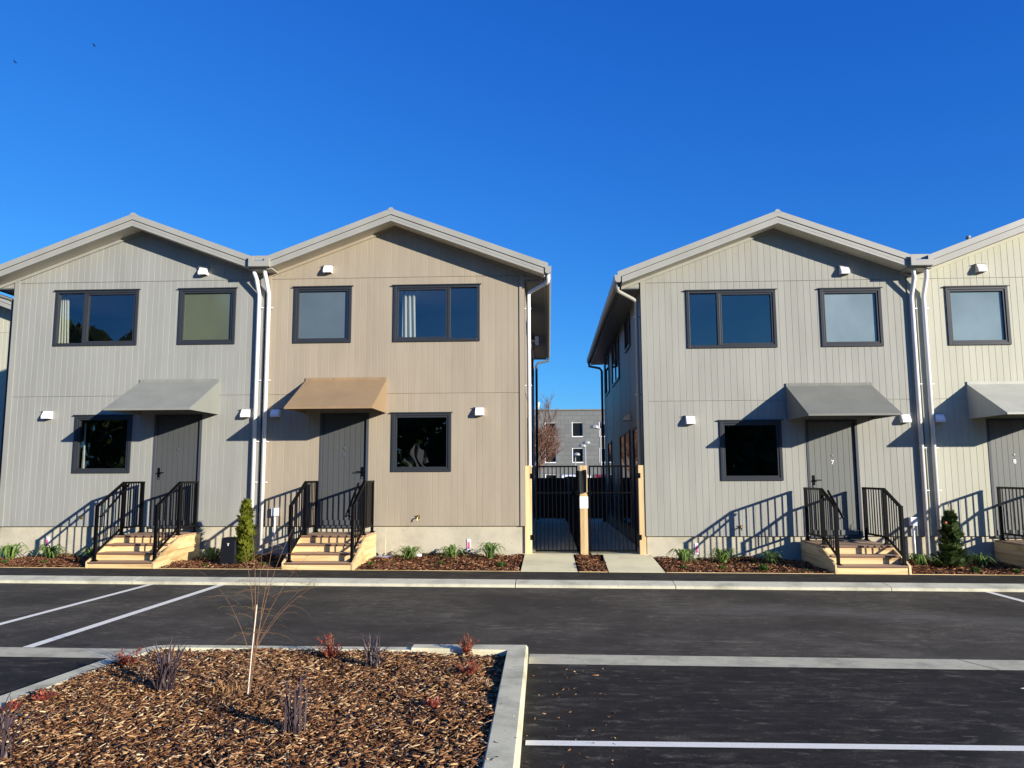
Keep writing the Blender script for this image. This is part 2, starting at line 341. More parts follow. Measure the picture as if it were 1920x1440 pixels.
def build_ground():
    b = MB(); xs = [-900,-60,60,900]; ys = [-900,-60,29.5,140,900]
    vs = [(x,y,-1.93+tilt(max(-60,min(60,x)))) for y in ys for x in xs]
    fs = [(j*4+i, j*4+i+1, j*4+i+5, j*4+i+4) for j in range(4) for i in range(3)]
    tag(b.add(vs, fs).build('ground', M['ground']), 'wide grey ground sheet reaching to the horizon under everything', 'ground', None, 'structure')
    sheet('road', [(-40,-40),(40,-40),(40,12.705),(-40,12.705)], zr, M['asphalt'], 'dark new asphalt of the car park with dusty roller streaks', 'asphalt')
    # far kerb: bottom lip, sloping face, in lengths with joints
    b = MB(); x = -40.0
    joints = [-13.6,-10.05,-6.9,-3.85,-.55,2.02,5.4,7.55,11.0,16.0,22.0,40.0]
    for j in joints:
        x1 = j - .013; pr = lambda X: [(12.70,-1.95+tilt(X)),(12.70,-1.768+tilt(X)),(12.72,-1.760+tilt(X)),(12.99,-1.724+tilt(X)),(13.02,-1.724+tilt(X)),(13.02,-1.95+tilt(X))]
        A, B = pr(x), pr(x1); n = len(A)
        b.add([(x,y,z) for y,z in A] + [(x1,y,z) for y,z in B], [tuple(range(n)), tuple(range(2*n-1,n-1,-1))] + [(i,(i+1)%n,(i+1)%n+n,i+n) for i in range(n)])
        x = j
    tag(b.build('kerb', M['kerb']), 'long pale concrete kerb with sloping face between car park and footpath', 'kerb', None, 'structure')
    sheet('footpath', [(-40,13.02),(40,13.02),(40,14.1),(-40,14.1)], lambda x,y: -1.727+tilt(x), M['footpath'], 'narrow dark asphalt footpath in front of the garden beds', 'footpath')
    # flush concrete channels
    for nm, x0, x1, lab in (('left', -30, -4.25, 'flush concrete channel strip ending at the left side of the planted island'), ('right', -.22, 30, 'flush concrete channel strip running right from the corner of the planted island')):
        b = MB(); cuts = [x0] + ([-16,-10.2] if nm == 'left' else [4.03,9.0,15.0]) + [x1]
        for p, q in zip(cuts, cuts[1:]):
            sk = .16 if q != x1 else 0; sp = .16 if p != x0 else 0
            b.add([(p+sp+.008,7.66,zr(p,0)+.004),(q+sk-.008,7.66,zr(q,0)+.004),(q-.008,8.07,zr(q,0)+.004),(p+.008,8.07,zr(p,0)+.004)], [(0,1,2,3)])
        tag(b.build('drainage_channel', M['dish']), lab, 'concrete channel', None, 'structure')
    zl = lambda x, y: -1.806 + tilt(x)
    for pts, lab in (([(-6.63,12.69),(-6.53,12.69),(-6.63,8.08),(-6.73,8.08)], 'white parking line nearest the left edge of the photo, running toward the kerb'),
                     ([(-5.46,12.69),(-5.34,12.69),(-5.42,8.08),(-5.54,8.08)], 'white parking line left of the bare sapling, running toward the kerb'),
                     ([(6.80,12.69),(6.91,12.69),(6.93,8.08),(6.82,8.08)], 'short white parking line at the right edge below the far kerb'),
                     ([(-.175,5.514),(9,5.70),(9,5.60),(-.175,5.416)], 'white parking line crossing the near bay right of the island kerb')):
        sheet('parking_line', pts, zl, M['line'], lab, 'road marking', group='painted parking lines')
    b = MB(); pl = [(4.01,7.03),(4.16,6.92),(4.45,6.90),(4.8,6.96),(5.0,7.05),(4.8,7.13),(4.45,7.17),(4.16,7.12)]
    sheet('painted_symbol', pl, zl, M['line'], 'tip of a white painted symbol on the asphalt at the right edge', 'road marking')

PATHS = [(-.52,.50), (1.06,2.06)]
def build_paths():
    for (x0,x1), lab, k in zip(PATHS, ('pale concrete path leading to the left gate', 'pale concrete path leading to the right gate'), (0,1)):
        b = MB(); sx0 = -.55 if k == 0 else .86; sx1 = .60 if k == 0 else 1.98
        ys = [14.105,15.9,15.9,29]; xs = [(x0,x1),(x0+.02,x1-.02),(sx0,sx1),(sx0,sx1)]; zs = [-1.722,-1.60,-1.60,-1.60]
        vs = []
        for y,(a,c),z in zip(ys,xs,zs): vs += [(a,y,z+tilt(a)),(c,y,z+tilt(c)),(a,y,z-.3),(c,y,z-.3)]
        fs = []
        for i in (0,2):
            p = 4*i; fs += [(p,p+1,p+5,p+4),(p,p+4,p+6,p+2),(p+1,p+3,p+7,p+5)]
        fs += [(0,2,3,1)]
        tag(b.add(vs,fs).build('path', M['path']), lab, 'concrete path', None, 'structure')

def chip_field(name, sampler, n, lmin, lmax, wmin, wmax, mat, extra=None):
    """sampler(n) -> x,y,z arrays; returns one mesh of n bark chips (bent slivers with thickness)"""
    x, y, z = sampler(n); n = len(x); ns = n-110 if n > 50000 else n
    L = RNG.uniform(lmin, lmax, n)*RNG.choice([1,1,1,1.5,2.1], n, p=[.4,.25,.15,.15,.05]); W = RNG.uniform(wmin, wmax, n); T = W*RNG.uniform(.18,.5,n)
    yaw = RNG.normal(.25, .9, n); pitch = RNG.normal(0, .28, n); rollv = RNG.normal(0, .5, n)
    cy, sy, cp, sp, cr, sr = np.cos(yaw), np.sin(yaw), np.cos(pitch), np.sin(pitch), np.cos(rollv), np.sin(rollv)
    if ns < n: L[ns:] *= .45; W[ns:] *= .6
    ex = np.stack([cy*cp, sy*cp, sp], 1)
    a = np.stack([-sy, cy, 0*cy], 1); up0 = np.cross(ex, a)
    ey = a*cr[:,None] + up0*sr[:,None]; ez = np.cross(ex, ey)
    base = np.stack([x,y,z], 1)
    tp = RNG.uniform(.35,1,n); tq = RNG.uniform(.35,1,n); bend = L*RNG.normal(0,.06,n)
    vs = np.empty((n,8,3))
    for i,(s,w,t) in enumerate(((-1,-1,0),(1,-1,0),(1,1,0),(-1,1,0),(-1,-1,1),(1,-1,1),(1,1,1),(-1,1,1))):
        ww = W*.5*w*np.where(s < 0, tp, tq)
        vs[:,i] = base + ex*(L*.5*s)[:,None] + ey*(ww+bend*s)[:,None] + ez*(T*t)[:,None]
    quads = np.array([(4,5,6,7),(0,1,5,4),(1,2,6,5),(2,3,7,6),(3,0,4,7)])
    f = (quads[None] + (np.arange(n)*8)[:,None,None]).reshape(-1,4)
    V = vs.reshape(-1,3); nv = len(V)
    ev, ef = extra if extra else (np.zeros((0,3)), np.zeros((0,4), int))
    V = np.concatenate([V, ev]); F = np.concatenate([f, ef + nv]).astype(np.int32)
    me = bpy.data.meshes.new(name)
    me.vertices.add(len(V)); me.vertices.foreach_set('co', V.ravel())
    me.loops.add(F.size); me.loops.foreach_set('vertex_index', F.ravel())
    me.polygons.add(len(F)); me.polygons.foreach_set('loop_start', np.arange(0, F.size, 4)); 
    mi = np.zeros(len(F), np.int32); mi[len(f):] = 1
    me.materials.append(mat); me.materials.append(M['soil'])
    me.polygons.foreach_set('material_index', mi)
    me.update(calc_edges=True); me.validate()
    o = bpy.data.objects.new(name, me); C.objects.link(o); return o

def bumps(x, y): return .018*np.sin(3.1*x+1.3*y) + .014*np.sin(5.3*y-2.2*x+1) + .01*np.sin(9*x+7*y)
def build_beds():
    segs = [(-14.0,-8.60,'bark mulch bed left of the steps to the pale grey house'), (-7.24,-4.91,'bark mulch bed between the two left flights of steps'), (-3.53,-.54,'bark mulch bed between the beige house steps and the left gate path'),
            (.52,1.04,'small strip of bark mulch between the two concrete gate paths'), (2.08,5.0,'bark mulch bed left of the steps to the greige house'), (6.37,8.77,'bark mulch bed between the two right flights of steps'), (10.2,14,'bark mulch bed right of the cream house steps')]
    bz = np.vectorize(bedz)
    for x0, x1, lab in segs:
        nx = max(4, int((x1-x0)/.12)); ny = 16
        gx, gy = np.meshgrid(np.linspace(x0,x1,nx), np.linspace(14.135,16.02,ny))
        z = bz(gx,gy) + (bumps(gx,gy)-.01)*np.clip((gy-14.2)*4,0,1) - .012
        ev = np.stack([gx,gy,z],-1).reshape(-1,3)
        ef = np.array([(j*nx+i, j*nx+i+1, (j+1)*nx+i+1, (j+1)*nx+i) for j in range(ny-1) for i in range(nx-1)])
        def smp(n):
            x = RNG.uniform(x0+.02,x1-.02,n); y = RNG.uniform(14.15,16.0,n)
            return x, y, bz(x,y) + bumps(x,y)*np.clip((y-14.2)*4,0,1) - .012 + RNG.uniform(-.005,.03,n)
        o = chip_field('bark_mulch', smp, int((x1-x0)*1700), .03,.075,.010,.024, M['chips_red'], (ev,ef))
        tag(o, lab, 'bark mulch', 'garden bed mulch', 'stuff')
    for x0, x1, lab in ((-14,-8.57,'thin timber edging along the bed left of the pale grey house steps'), (-7.27,-4.88,'thin timber edging along the bed between the left flights of steps'), (-3.56,-.53,'thin timber edging along the bed beside the left gate path'), (.52,1.04,'short timber edging between the two gate paths'), (2.08,5.03,'thin timber edging along the bed left of the greige house steps'), (5.03,6.34,'thin timber edging in front of the greige house steps'), (6.34,8.80,'thin timber edging along the bed between the right flights of steps')):
        b = MB(); p = lambda X: [(14.103,-1.95+tilt(X)),(14.103,-1.719+tilt(X)),(14.132,-1.719+tilt(X)),(14.132,-1.95+tilt(X))]
        A, B = p(x0), p(x1)
        b.hexa([(x0,*A[0]),(x1,*B[0]),(x1,*B[3]),(x0,*A[3]),(x0,*A[1]),(x1,*B[1]),(x1,*B[2]),(x0,*A[2])])
        tag(b.build('timber_edging', M['pine_x'], base=(x0,14.11,-1.72)), lab, 'garden edging', 'timber garden edging')

def build_island():
    out = [(-.195,1.5),(-.213,4.7),(-.233,7.894),(-1.355,7.862),(-1.36,7.835),(-2.08,7.82),(-3.80,7.80),(-3.95,7.756),(-4.03,7.60),(-4.12,7.206),(-4.25,5.98),(-4.45,3.4),(-4.55,1.5)]
    inn = [(-.375,1.5),(-.396,4.7),(-.413,7.655),(-1.355,7.70),(-1.36,7.695),(-2.045,7.69),(-3.72,7.68),(-3.83,7.644),(-3.88,7.50),(-3.95,7.1),(-4.075,5.90),(-4.27,3.4),(-4.37,1.5)]
    b = MB(); n = len(out)
    zt = lambda p, i: -1.70+tilt(p[0]) + (.022 if i in (2,3) else 0)
    vs = []
    for i,(o,q) in enumerate(zip(out,inn)):
        d = (Vector(o)-Vector(q)).normalized(); oo = Vector(o)+d*.018; c1 = Vector(o)-d*.012
        vs += [(oo.x,oo.y,-1.95),(oo.x,oo.y,zt(o,i)-.03),(c1.x,c1.y,zt(o,i)),(q[0],q[1],zt(q,i)),(q[0]+d.x*-.015,q[1]-d.y*.015,zt(q,i)-.02),(q[0]-d.x*.02,q[1]-d.y*.02,-1.95)]
    fs = [(i*6+k,(i+1)*6+k,(i+1)*6+k+1,i*6+k+1) for i in range(n-1) for k in range(5)]
    tag(b.add(vs,fs).build('island_kerb', M['islandkerb']), 'raised concrete kerb framing the planted island in the foreground', 'kerb', None, 'structure')
    # mulch inside
    poly = inn
    def inside(x, y):
        c = np.zeros(len(x), bool); j = len(poly)-1
        for i in range(len(poly)):
            xi, yi = poly[i]; xj, yj = poly[j]
            c ^= ((yi > y) != (yj > y)) & (x < (xj-xi)*(y-yi)/(yj-yi+1e-12)+xi); j = i
        return c
    lev = lambda x, y: -1.74 + tilt(x) + bumps(x*1.4,y*1.4)*.6 + .02*np.clip((-x-.4)/1.5,0,1)
    nx, ny = 80, 110
    gx, gy = np.meshgrid(np.linspace(-4.42,-.36,nx), np.linspace(1.5,7.72,ny))
    ev = np.stack([gx,gy,lev(gx,gy)-.014],-1).reshape(-1,3)
    cen = ev.reshape(ny,nx,3)
    ef = [(j*nx+i, j*nx+i+1, (j+1)*nx+i+1, (j+1)*nx+i) for j in range(ny-1) for i in range(nx-1)]
    ef = np.array(ef); mid = ev[ef].mean(1); ef = ef[inside(mid[:,0], mid[:,1])]
    def smp(n):
        x = RNG.uniform(-4.35,-.4,n*2); y = 3.2 + (7.66-3.2)*RNG.uniform(0,1,n*2); k = inside(x,y); x, y = x[k][:n], y[k][:n]
        x2 = np.concatenate([RNG.uniform(-.19,.5,70), RNG.uniform(-.41,-.22,40)]); y2 = np.concatenate([RNG.uniform(4,7.6,70), RNG.uniform(3.6,7.7,40)])
        z2 = np.concatenate([-1.808-.006*x2[:70], -1.697-.006*x2[70:]])
        return np.concatenate([x,x2]), np.concatenate([y,y2]), np.concatenate([lev(x,y) - .012 + RNG.uniform(-.004,.032,len(x)), z2])
    o = chip_field('bark_mulch', smp, 52000, .025,.072,.0065,.0165, M['chips'], (ev,ef))
    tag(o, 'coarse brown bark mulch filling the planted island in the foreground', 'bark mulch', None, 'stuff')
    return lev

# ------------------------------------------------------------------ townhouses
YW = 16.0
def text_mesh(name, body, size, mat, parent, loc, extrude=.003, offset=.003):
    cu = bpy.data.curves.new(name, 'FONT'); cu.body = body; cu.size = size; cu.extrude = extrude; cu.align_x = 'CENTER'; cu.offset = offset
    t = bpy.data.objects.new(name, cu); C.objects.link(t); bpy.context.view_layer.update()
    me = bpy.data.meshes.new_from_object(t); bpy.data.objects.remove(t); me.materials.clear(); me.materials.append(mat)
    o = bpy.data.objects.new(name, me); C.objects.link(o); o.parent = parent; o.rotation_euler = (R(90),0,0); o.location = Vector(loc) - Vector(parent['_base']); return o

class House:
    def __init__(s, name, label, xo, mir, base, clad, awn, door, numeral, frost, group, y=YW, width=5.6, lit=None, full=True):
        s.xo, s.m, s.base, s.y, s.w = xo, (-1 if mir else 1), base, y, width
        s.e = thing(name, label, 'house', (xo + s.m*width/2, y+5, base-.7), group)
        s.clad, s.awn, s.dm, s.num, s.frost = M[clad], M[awn], M[door], numeral, M[frost]
        s.full = full
        s.build()
    def X(s, u): return s.xo + s.m*u
    def bx(s, b, u0, u1, y0, y1, v0, v1): b.box(s.X(u0), s.X(u1), s.y+y0, s.y+y1, s.base+v0, s.base+v1)
    def part(s, b, name, mat, parent=None, **k): return b.build(name, mat, parent or s.e, **k)
    def vs(s, u): return 6.40 - .375*abs(u-2.8)
    def build(s):
        W = s.w; UP, MID = 5.267, 2.755
        s.wide = (.96,2.79,3.87,5.075); s.sq = (3.72,4.95,3.87,5.075); s.low = (1.56,2.79,1.125,2.335); s.door = (3.29,4.33,.0,2.35)
        holes = [s.wide, s.sq, s.low, s.door] if s.full else []
        def cells(b, y0, y1, grooves, gap, u0=-.42, u1=W):
            G = .131; ks = [.11+i*G for i in range(int((W-.22)/G)+1)] if grooves else []
            cuts = sorted(set([round(q,5) for q in [u0,0,2.8,W] + ks + [h[0] for h in holes] + [h[1] for h in holes]] + ([round(-.131*i,5) for i in range(1,4)] if grooves else [])))
            gs = set(round(k,5) for k in ks) | set(round(-.131*i,5) for i in range(1,4))
            for p, q in zip(cuts, cuts[1:]):
                if q-p < .0006: continue
                a, c = p, q
                
                lo = 5.17 if q <= 0.0001 else 0
                iv = [(lo, None)]
                hh = sorted([(h[2],h[3]) for h in holes if h[0] <= p+1e-4 and h[1] >= q-1e-4])
                cur = lo; iv = []
                for h0, h1 in hh:
                    if h0 > cur: iv.append((cur,h0))
                    cur = h1
                iv.append((cur,None)); iv2 = []
                for i0, i1 in iv:
                    for jt in (MID, UP):
                        if grooves and i0 < jt-.02 and (i1 is None or i1 > jt+.02):
                            iv2.append((i0,jt-.007)); i0 = jt+.006
                    iv2.append((i0,i1))
                for i0, i1 in iv2:
                    t0 = s.vs(a) if i1 is None else i1; t1 = s.vs(c) if i1 is None else i1
                    if min(t0,t1) <= i0: continue
                    P = lambda u,y,v: (s.X(u), s.y+y, s.base+v)
                    if not grooves: b.hexa([P(a,y0,i0),P(c,y0,i0),P(c,y1,i0),P(a,y1,i0),P(a,y0,t0),P(c,y0,t1),P(c,y1,t1),P(a,y1,t0)]); continue
                    ga, gc = (gap/2 if p in gs else 0), (gap/2 if q in gs else 0)
                    if c-a < .012: ga, gc = (ga and (c-a)*.45), (gc and (c-a)*.45)
                    tt = lambda u: t0 + (t1-t0)*(u-a)/(c-a)
                    prof = [(a,y1),(a,y0+(.0048 if ga else 0))] + ([(a+ga,y0)] if ga else []) + ([(c-gc,y0)] if gc else []) + [(c,y0+(.0048 if gc else 0)),(c,y1)]
                    n = len(prof)
                    b.add([P(u,y,i0) for u,y in prof] + [P(u,y,tt(u)) for u,y in prof], [tuple(range(n)), tuple(range(2*n-1,n-1,-1))] + [(i,(i+1)%n,(i+1)%n+n,i+n) for i in range(n)])
        b = MB(); cells(b, 0, .012, True, .0105)
        wall = s.part(b, 'wall', s.clad)
        b = MB(); cells(b, .0125, .11, False, 0); s.part(b, 'wall_backing', s.clad, wall)
        b = MB(); s.bx(b, 0,.108,-.022,.0,0,s.vs(0)-.03); s.part(b, 'corner_trim', s.clad)
        b = MB(); s.bx(b, W-.10,W,-.022,.0,0,s.vs(W)-.02); s.part(b, 'corner_trim', s.clad)
        # frieze under the soffit
        b = MB()
        for a, c in ((-.40,2.8),(2.8,W)):
            P = lambda u,y,v: (s.X(u), s.y+y, s.base+v)
            b.hexa([P(a,-.03,s.vs(a)-.07),P(c,-.03,s.vs(c)-.07),P(c,0,s.vs(c)-.07),P(a,0,s.vs(a)-.07),P(a,-.03,s.vs(a)-.004),P(c,-.03,s.vs(c)-.004),P(c,0,s.vs(c)-.004),P(a,0,s.vs(a)-.004)])
        s.part(b, 'frieze', s.clad)
        D = 11.0
        # side, back, party walls
        b = MB(); s.bx(b, .0,.10,.0125,D,0,5.2); sw = s.part(b, 'side_wall', M['side_shaded'] if s.m > 0 and s.base < -1.1 else s.clad)
        b = MB()
        for yy in (.0125+2.4, 4.85, 7.3, 9.7): s.bx(b, -.004,0,yy,yy+.03,0,5.15)
        s.bx(b, -.006,0,.05,D,2.74,2.765); s.part(b, 'joint_strip', M['side_shaded'], sw)
        b = MB(); s.bx(b, W-.1,W,.11,D,0,5.3); s.bx(b, .1,W-.1,D-.1,D,0,5.3); s.part(b, 'rear_wall', s.clad)
        # rooms
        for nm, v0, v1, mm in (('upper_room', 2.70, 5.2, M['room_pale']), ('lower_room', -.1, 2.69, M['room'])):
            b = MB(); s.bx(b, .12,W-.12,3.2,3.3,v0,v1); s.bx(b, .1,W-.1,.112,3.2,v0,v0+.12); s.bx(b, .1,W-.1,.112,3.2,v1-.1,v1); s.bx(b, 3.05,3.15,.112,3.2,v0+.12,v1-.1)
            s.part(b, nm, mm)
        b = MB(); s.bx(b, .02,W+(.0),.045,.3,-1.0,-.012); s.bx(b, .045,.3,.3,D,-1.0,-.012)
        fo = s.part(b, 'foundation', M['foundation'])
        b = MB(); s.bx(b, .95 if s.m>0 else 2.9,.965 if s.m>0 else 2.915,.043,.045,-.95,-.02); s.part(b, 'foundation_joint', M['kerb'], fo)  # thin vertical joint line in kerb concrete
        # roof
        u0, u1 = -.42, W-.19; yf, yb = -.42, D+.3
        P = lambda u,y,v: (s.X(u), s.y+y, s.base+v)
        def slab(b, y0, y1, lo, hi, ua=u0, ub=u1):
            for a, c in ((ua,2.8),(2.8,ub)):
                b.hexa([P(a,y0,s.vs(a)+lo),P(c,y0,s.vs(c)+lo),P(c,y1,s.vs(c)+lo),P(a,y1,s.vs(a)+lo),P(a,y0,s.vs(a)+hi),P(c,y0,s.vs(c)+hi),P(c,y1,s.vs(c)+hi),P(a,y1,s.vs(a)+hi)])
        b = MB(); slab(b, yf+.03, yb, .15, .225, u0-.05)
        k = u0
        while k < u1:      # ribs of the metal sheet
            if abs(k-2.8) > .15: b.hexa([P(k,yf+.05,s.vs(k)+.222),P(k+.04,yf+.05,s.vs(k+.04)+.222),P(k+.04,yb,s.vs(k+.04)+.222),P(k,yb,s.vs(k)+.222),P(k+.01,yf+.05,s.vs(k+.01)+.25),P(k+.03,yf+.05,s.vs(k+.03)+.25),P(k+.03,yb,s.vs(k+.03)+.25),P(k+.01,yb,s.vs(k+.01)+.25)])
            k += .4
        rf = s.part(b, 'roof', M['roof'])
        b = MB(); b.hexa([P(2.72,yf-.022,6.60),P(2.88,yf-.022,6.60),P(2.88,yb,6.60),P(2.72,yb,6.60),P(2.77,yf-.022,6.672),P(2.83,yf-.022,6.672),P(2.83,yb,6.672),P(2.77,yb,6.672)]); s.part(b, 'ridge_cap', M['roof'], rf)
        b = MB(); slab(b, yf, yf+.022, -.012, .118); bg = s.part(b, 'barge_board', M['fascia'])
        b = MB(); slab(b, yf-.004, yf, .052, .060); s.part(b, 'barge_groove', M['fascia'], bg)
        b = MB(); slab(b, yf-.018, yf+.02, .126, .252, u0-.09, u1+.06); s.part(b, 'barge_capping', M['roof'])
        b = MB(); slab(b, yf+.022, -.002, .0, .02, u0, u1); s.part(b, 'soffit', M['soffit'])
        # eave on the outer side
        b = MB(); s.bx(b, -.42,-.002,0,yb,5.145,5.165); s.part(b, 'eave_soffit', M['side_shaded'])  # eave underside coloured dark for its shade
        b = MB(); s.bx(b, -.445,-.42,yf+.03,yb,5.13,5.33); s.part(b, 'fascia_board', M['alu'] if s.m > 0 else M['fascia'])
        b = MB(); prof = [(-0.445,5.33),(-0.445,5.22),(-0.470,5.19),(-0.530,5.19),(-0.565,5.23),(-0.575,5.345),(-0.565,5.345),(-0.555,5.24),(-0.525,5.205),(-0.475,5.205),(-0.455,5.225),(-0.455,5.33)]
        b.prism([(s.X(u), s.base+v) for u,v in prof], 'y', s.y+yf-.02, s.y+yb); b.prism([(s.X(u), s.base+v) for u,v in prof[:6]], 'y', s.y+yf-.022, s.y+yf-.012)
        s.part(b, 'gutter', M['roof'] if s.m < 0 else M['fascia'])
        # downpipe on the outer corner with elbow under the eave
        pm = M['pvc'] if s.m < 0 else (M['fascia'] if s.base < -1.1 else M['door_dark'])  # left-flank pipes take darker paint that stands in for shade
        b = MB(); X, Y, Z = (lambda u: s.X(u)), s.y, s.base
        b.tube([(X(-.51),Y-.30,Z+5.2),(X(-.51),Y-.30,Z+5.10),(X(-.50),Y-.27,Z+5.05),(X(-.46),Y-.22,Z+5.03),(X(-.16),Y+.05,Z+4.94),(X(-.095),Y+.09,Z+4.90),(X(-.085),Y+.095,Z+4.84),(X(-.085),Y+.095,Z-.62)], .042, 12)
        dp = s.part(b, 'downpipe', pm, smooth=True)
        for v in (4.55,2.9,1.2): b = MB(); b.box(X(-.14),X(0),Y+.08,Y+.11,Z+v,Z+v+.025); s.part(b, 'pipe_bracket', pm, dp)
        b = MB(); b.tube([(X(-.51),Y+yb-s.y*0-.25,Z+5.2),(X(-.50),Y+yb-.25,Z+5.06),(X(-.16),Y+D-.3,Z+4.94),(X(-.085),Y+D-.3,Z+4.84),(X(-.085),Y+D-.3,Z-.5)], .042, 10)
        s.part(b, 'downpipe', M['door_dark'], smooth=True)
        if not s.full: return
        # windows
        s.window(s.wide, split=.355); s.window(s.sq, frost=True); s.window(s.low)
        s.mkdoor(); s.awning(); s.vents()
        # party downpipe with offset
        pu = (5.47 if s.m > 0 else 5.50) if s.base > -1.2 else (5.54 if s.m > 0 else 5.43)
        x = s.X(pu); x2 = s.X(pu) + (.02 if s.m > 0 else .0)
        b = MB(); b.tube([(x-.02,Y-.29,Z+5.46),(x-.02,Y-.29,Z+5.34),(x2-.01,Y-.25,Z+5.24),(x2,Y-.08,Z+4.93),(x2,Y-.065,Z+4.84),(x2,Y-.065,Z-.66)], .043, 14)
        dp = s.part(b, 'downpipe', M['pvc'], smooth=True)
        for v in (4.62,3.05,1.75,.9): b = MB(); b.box(x2-.05,x2+.10,Y-.075,Y-.05,Z+v,Z+v+.02); s.part(b, 'pipe_bracket', M['pvc'], dp)
        b = MB(); b.tube([(x2,Y-.065,Z-.66),(x2,Y-.065,Z-.50)], .055, 14); s.part(b, 'pipe_socket', M['pvc'], dp)
    def window(s, h, split=None, frost=False):
        u0,u1,v0,v1 = h
        b = MB()
        def ring(b, a, c, d, e, t, y0, y1):
            s.bx(b, a,a+t,y0,y1,d,e); s.bx(b, c-t,c,y0,y1,d,e); s.bx(b, a+t,c-t,y0,y1,d,d+t); s.bx(b, a+t,c-t,y0,y1,e-t,e)
        ring(b, u0-.012,u1+.012,v0-.012,v1+.012,.062,-.028,.075)
        if split: 
            um = u0 + (u1-u0)*split; s.bx(b, um-.03,um+.03,-.02,.07,v0+.05,v1-.05)
        w = s.part(b, 'window', M['alu'], bevel=.004)
        b = MB(); s.bx(b, u0-.045,u1+.045,-.05,.0,v1+.013,v1+.022); s.bx(b, u0-.045,u1+.045,-.052,-.048,v1+.002,v1+.022)
        s.part(b, 'head_flashing', M['alu'], w)
        spans = [(u0+.05,um-.03),(um+.03,u1-.05)] if split else [(u0+.05,u1-.05)]
        for i,(a,c) in enumerate(spans):
            if not (split and i == 0):
                b = MB(); ring(b, a,c,v0+.05,v1-.05,.04,-.012,.05); s.part(b, 'sash', M['alu'], w, bevel=.003)
                a += .04; c -= .04; d, e = v0+.09, v1-.09
            else: d, e = v0+.05, v1-.05
            b = MB(); q = sorted((s.X(a),s.X(c))); yy = s.y+.032
            b.add([(q[0],yy,s.base+d),(q[1],yy,s.base+d),(q[1],yy,s.base+e),(q[0],yy,s.base+e)], [(0,1,2,3)])
            if frost: b.box(q[0],q[1],yy+.002,yy+.012,s.base+d,s.base+e)
            s.part(b, 'pane', s.frost if frost else M['glass'], w, recalc=False)
    def mkdoor(s):
        u0,u1,v0,v1 = s.door
        b = MB(); s.bx(b, u0,u0+.055,-.01,.10,v0,v1); s.bx(b, u1-.055,u1,-.01,.10,v0,v1); s.bx(b, u0+.055,u1-.055,-.01,.10,v1-.05,v1); s.bx(b, u0,u1,-.03,.10,v0-.03,v0+.012)
        d = s.part(b, 'door', M['door_frame'], bevel=.003)
        b = MB(); a, c = u0+.06, u1-.06; n = 8; st = (c-a)/n
        for i in range(n): s.bx(b, a+i*st+.003,a+(i+1)*st-.003,.036,.075,v0+.02,v1-.055)
        s.bx(b, a,c,.044,.085,v0+.02,v1-.055); s.part(b, 'door_leaf', s.dm, d)
        b = MB(); s.bx(b, a+.02,c-.02,.012,.036,v0+.02,v0+.12); s.part(b, 'weather_bar', s.dm, d)
        # lever handle: on the left in the photo for un-mirrored houses, right for mirrored
        uh = a+.07 if s.m > 0 else a+.07; Y, Z = s.y, s.base; x = s.X(uh)
        b = MB(); b.box(x-.02,x+.02,Y+.02,Y+.036,Z+.98,Z+1.22); b.tube([(x,Y+.03,Z+1.12),(x,Y-.025,Z+1.12)], .011, 8); b.tube([(x,Y-.025,Z+1.12),(x+s.m*.13,Y-.028,Z+1.12)], .011, 8)
        s.part(b, 'handle', M['black'] if s.m*s.base < 0 or True else M['steel'], d)
        b = MB(); b.tube([(x,Y+.018,Z+1.0),(x,Y+.022,Z+1.0)], .018, 10); s.part(b, 'lock_cylinder', M['steel'], d)
        xm = s.X((u0+u1)/2); b = MB(); b.tube([(xm,Y+.022,Z+1.62),(xm,Y+.036,Z+1.62)], .017, 10); s.part(b, 'peephole', M['steel'], d)
        text_mesh('numeral', s.num, .12, M['steel'] if s.base > -1.2 else M['white'], d, (xm,Y+.032,Z+1.44))
    def awning(s):
        u0,u1 = 2.93,4.66; Y, Z = s.y, s.base; t = .012
        b = MB(); P = lambda u,y,v: (s.X(u), Y+y, Z+v)
        b.hexa([P(u0,-.03,3.03),P(u1,-.03,3.03),P(u1,-1.30,2.355),P(u0,-1.30,2.355),P(u0,-.03,3.045),P(u1,-.03,3.045),P(u1,-1.30,2.372),P(u0,-1.30,2.372)])
        s.bx(b, u0,u1,-.03,-.012,3.03,3.105); s.bx(b, u0,u1,-1.312,-1.300,2.335,2.374)
        a = s.part(b, 'awning', s.awn)
        b = MB(); b.hexa([P(u0+.012,-.035,2.99),P(u1-.012,-.035,2.99),P(u1-.012,-1.285,2.342),P(u0+.012,-1.285,2.342),P(u0+.012,-.035,3.02),P(u1-.012,-.035,3.02),P(u1-.012,-1.285,2.352),P(u0+.012,-1.285,2.352)]); s.part(b, 'shade_sheet', M['shade_sheet'], a)  # black sheet added beneath the slope to stand in for deep shade
        for q in (u0,u1):
            b = MB(); x = s.X(q); w = .006
            b.prism([(Y-.001,Z+2.345),(Y-.001,Z+3.03),(Y-.03,Z+3.03),(Y-1.30,Z+2.355),(Y-1.30,Z+2.338)], 'x', x-w, x+w); s.part(b, 'side_panel', s.awn, a)
        b = MB(); 
        for k in range(4):
            x = s.X(u0+.08+k*(u1-u0-.16)/3); b.tube([(x,Y-.034,Z+3.075),(x,Y-.029,Z+3.075)], .011, 8)
        s.part(b, 'rivet', M['steel'], a)
